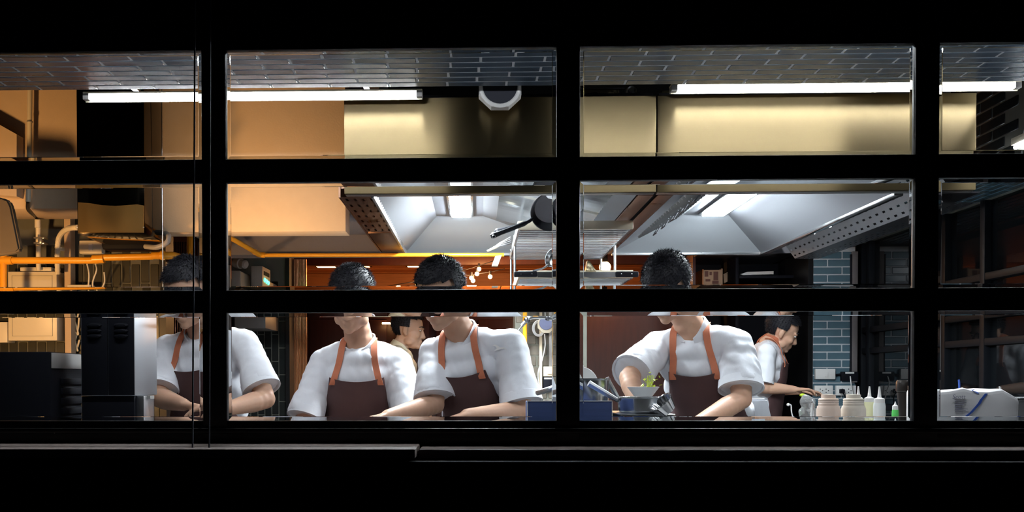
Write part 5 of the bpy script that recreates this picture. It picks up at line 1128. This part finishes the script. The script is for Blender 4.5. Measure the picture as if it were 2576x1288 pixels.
for k in range(3):
    a, b = P(2203, 1050, 0.95).x, P(2244, 1050, 0.95).x; bm = nb(); bx(bm, a, b, 0.93, 1.0, ZW + 0.03 + k * 0.016, ZW + 0.042 + k * 0.016, 0.003); obj('dish', bm, 'steel_bright', t)
bm = nb(); bx(bm, a + 0.005, b - 0.005, 0.935, 0.995, ZW, ZW + 0.03, 0.003); obj('dish_stand', bm, 'steel', t)
t = thing('pepper_mill', 'tall dark brown pepper mill beside the sauce bottles', 'pepper mill', V((P(2287, 1050, 0.92).x, 0.92, ZW)))
c = V((P(2287, 1050, 0.92).x, 0.92, ZW)); zt = P(2287, 956, 0.92).z - ZW; r_ = S(31, 0.92)
bm = nb(); lathe(bm, [(0, 0), (r_ * 0.85, 0), (r_ * 0.85, zt * 0.25), (r_ * 0.72, zt * 0.5), (r_ * 0.88, zt * 0.78), (r_ * 0.93, zt * 0.84), (0, zt * 0.84)], c, 32); obj('mill_body', bm, 'mill', t)
bm = nb(); lathe(bm, [(r_ * 0.9, zt * 0.845), (r_ * 1.0, zt * 0.86), (r_ * 1.0, zt * 0.97), (r_ * 0.9, zt), (0, zt)], c, 32); obj('mill_head', bm, 'mill', t)
# clear film bag and lime in front of the profile cook
bm = nb(); c = P(2032, 1030, 1.1); ball(bm, c, (0.032, 0.028, 0.052), None, 4)
for v in bm.verts: v.co += (v.co - c).normalized() * (NZ.noise(v.co * 45) * 0.012 + NZ.noise(v.co * 18) * 0.010)
single('film_bag', bm, 'cling', 'crumpled clear plastic bag beside the squat bottles', 'bag')
bm = nb(); ball(bm, P(2019, 994, 3.85), (0.02, 0.014, 0.012)); single('lime', bm, 'lime', 'bright lime green wedge under the hand of the profile cook', 'lime')
bm = nb(); pxtube(bm, [(1984, 1018, 3.7), (1990, 1020, 3.7), (1992, 1040, 3.7), (2002, 1066, 3.7), (2030, 1078, 3.7), (2052, 1082, 3.7)], 0.004, 8); ball(bm, P(1983, 1018, 3.7), 0.011); single('cable_plug', bm, 'white_plastic', 'white plug on a cord hanging before the brown apron of the profile cook', 'plug')
bm = nb(); c = [P(x, y, 1.60) for x, y in ((1886, 1004), (1930, 1003), (1950, 1085), (1896, 1095))]; prism(bm, c, (0, 0.03, 0)); bmesh.ops.bevel(bm, geom=bm.edges[:], offset=0.008, segments=2, affect='EDGES'); tw = obj('hip_towel', bm, 'shirt', c4[0]); tw['label'] = 'white towel tucked at the hip'
# ------------------------------------------------------------------ sockets and switches on the pillar
def plate_(x0, y0, x1, y1, name, label, cat, m, grp):
    t = thing(name, label, cat, P((x0 + x1) / 2, (y0 + y1) / 2, YP - 0.02), grp); bm = nb(); pxbox(bm, x0, y0, x1, y1, YP - 0.036, 0.03, 0.004); obj('plate', bm, m, t); return t
t = plate_(2052, 928, 2102, 954, 'light_switch', 'white switch plate at the top of the pillar sockets', 'switch', 'white_plastic', 'switch plates')
bm = nb(); pxbox(bm, 2076, 936, 2084, 948, YP - 0.042, 0.007, 0.001); obj('rocker', bm, 'white_plastic', t)
t = plate_(2117, 935, 2160, 958, 'socket_box', 'dark socket box with label strip on the pillar', 'socket', 'black_matte', 'wall sockets')
bm = nb(); pxbox(bm, 2127, 936, 2149, 940, YP - 0.039, 0.004, 0.0005); obj('label_strip', bm, 'white_plastic', t)
bm = nb(); pxtube(bm, [(2139, 947, YP - 0.05), (2141, 965, YP - 0.07), (2144, 985, YP - 0.06), (2150, 1010, YP - 0.06)], 0.004, 6); obj('cord', bm, 'white_plastic', t)
for x0, x1, lab in ((2050, 2096, 'white double socket plate beneath the white switch'), (2104, 2154, 'white double socket plate with a black plug')):
    t = plate_(x0, 970, x1, 995, 'wall_socket', lab, 'socket', 'white_plastic', 'wall sockets')
    for k in (0.36, 0.68):
        for dx, dy in ((-3, -4), (-3, 4), (3, 0)):
            bm = nb(); xx, yy = x0 + (x1 - x0) * k + dx, 983 + dy; pxbox(bm, xx - 1, yy - 1.3, xx + 1, yy + 1.3, YP - 0.0375, 0.003); obj('pin_hole', bm, 'black_matte', t)
    if x0 > 2100:
        bm = nb(); pxbox(bm, 2116, 979, 2126, 989, YP - 0.075, 0.04, 0.004); pl_ = obj('plug', bm, 'black_matte', t)
        bm = nb(); pxtube(bm, [(2121, 989, YP - 0.06), (2126, 1000, YP - 0.06), (2128, 1030, YP - 0.07)], 0.004, 6); obj('plug_cord', bm, 'black_matte', pl_)
bm = nb(); pxtube(bm, [(2102, 944, YP - 0.02), (2128, 938, YP - 0.02), (2140, 925, YP - 0.02), (2141, 640, YP - 0.02)], 0.008, 8); single('black_conduit', bm, 'black_matte', 'black conduit rising along the edge of the brick pillar', 'conduit')
# ------------------------------------------------------------------ wrapped towel pack at the right
YN = 0.6
x0, x1 = P(2349, 1030, YN).x, P(2566, 1030, YN).x; zt = P(2450, 982, YN).z
t = thing('towel_pack', 'white wrapped pack with blue diagonal stripe and grey printing at the right', 'pack', V(((x0 + x1) / 2, YN, ZW)))
bm = nb(); bx(bm, x0, x1, YN, YN + 0.20, ZW, zt, 0.012); bmesh.ops.subdivide_edges(bm, edges=bm.edges[:], cuts=5, use_grid_fill=True)
for v in bm.verts:
    k = NZ.noise(v.co * 16) * 0.006 + NZ.noise(v.co * 40) * 0.002
    if v.co.z > zt - 0.02: v.co.z += NZ.noise(V((v.co.x * 14, v.co.y * 9, 3))) * 0.014 - 0.03 * max(0, (v.co.x - (x1 - 0.05)) / 0.05)
    v.co.y += k if v.co.y < YN + 0.05 else 0; v.co.z = max(v.co.z, ZW)
pk = obj('wrapper', bm, 'bag_white', t, 60)
pk_b = BVHTree.FromPolygons([v.co.copy() for v in pk.data.vertices], [tuple(p.vertices) for p in pk.data.polygons])
def onpack(px, py):
    p = P(px, py, YN); h = pk_b.ray_cast(V((p.x, YN - 0.2, p.z)), V((0, 1, 0))); return (h[0] if h[0] is not None else p) + V((0, -0.0015, 0))
def strip(pts, w_, m, name, parent, vert=False):
    bm = nb(); prev = None
    for px, py in pts:
        g = [bm.verts.new(q) for q in ((onpack(px, py - w_), onpack(px, py + w_)) if not vert else (onpack(px - w_, py), onpack(px + w_, py)))]; g += [bm.verts.new(g[1].co + V((0, -0.0012, 0))), bm.verts.new(g[0].co + V((0, -0.0012, 0)))]
        if prev: skinr(bm, prev, g)
        else: bm.faces.new(g)
        prev = g
    bm.faces.new(prev[::-1]); return obj(name, bm, m, parent)
strip([(2482 - i * 7.2 + (3 if 2 < i < 7 else 0), 990 + i * 8) for i in range(11)], 3.6, 'stripe', 'blue_stripe', t, True)
strip([(2449 + i * 3, 980 + i * 2.5) for i in range(5)], 3, 'stripe', 'blue_stripe', t, True)
fc = bpy.data.curves.new('brand_text', 'FONT'); fc.body = 'Scott'; fc.size = S(15, YN); fc.extrude = 0.0006; fc.shear = 0.2; fo_ = bpy.data.objects.new('brand_text', fc); fc.materials.append(M['print'])
COL.objects.link(fo_); bpy.context.view_layer.update(); _me = bpy.data.meshes.new_from_object(fo_.evaluated_get(bpy.context.evaluated_depsgraph_get())); bpy.data.objects.remove(fo_); fo_ = bpy.data.objects.new('brand_text', _me); COL.objects.link(fo_); q = onpack(2394, 1003); fo_.parent = t; fo_.location = q + V((0, -0.002, 0)) - V(((x0 + x1) / 2, YN, ZW)); fo_.rotation_euler = (R(90), 0, 0); fo_['label'] = 'grey brand lettering'
for i, (a, b, y) in enumerate(((2401, 2430, 1006), (2401, 2430, 1011), (2401, 2422, 1016), (2401, 2419, 1022), (2402, 2434, 1027), (2402, 2428, 1030), (2402, 2421, 1035))):
    n_ = 6; strip([(a + (b - a) * k / n_, y + 2.0 * k / n_) for k in range(n_ + 1)], 0.7 if i not in (2, 3) else 1.4, 'print', 'print_line', t)
for x, y0_, y1_, k in ((2412, 955, 982, 0), (2515, 975, 985, 1)):
    bm = nb(); pxtube(bm, [(x, y0_, 0.83), (x + 1, (y0_ + y1_) / 2, 0.83), (x + 2, y1_ + 60, 0.83), (x + 2, 1155, 0.83)], 0.0035, 8); single('drinking_straw', bm, 'stripe' if k == 0 else 'white_plastic', ('blue and white straw sticking up behind the wrapped pack', 'short pale straw tip behind the wrapped pack')[k], 'straw', 'straws behind the pack')
t = thing('steel_containers', 'stack of steel containers at the right picture edge beside the wrapped pack', 'container', V((P(2590, 1040, 0.8).x, 0.8, ZW)))
for k in range(3):
    bm = nb(); a = P(2560, 1040, 0.85).x; bx(bm, a, a + 0.2, 0.85, 1.05, ZW + k * 0.07, ZW + k * 0.07 + 0.066, 0.006); cc_ = obj('container', bm, 'steel', t)
    bm = nb(); bx(bm, a - 0.004, a + 0.204, 0.846, 1.054, ZW + k * 0.07 + 0.055, ZW + k * 0.07 + 0.066, 0.003); obj('rim', bm, 'steel_bright', cc_)
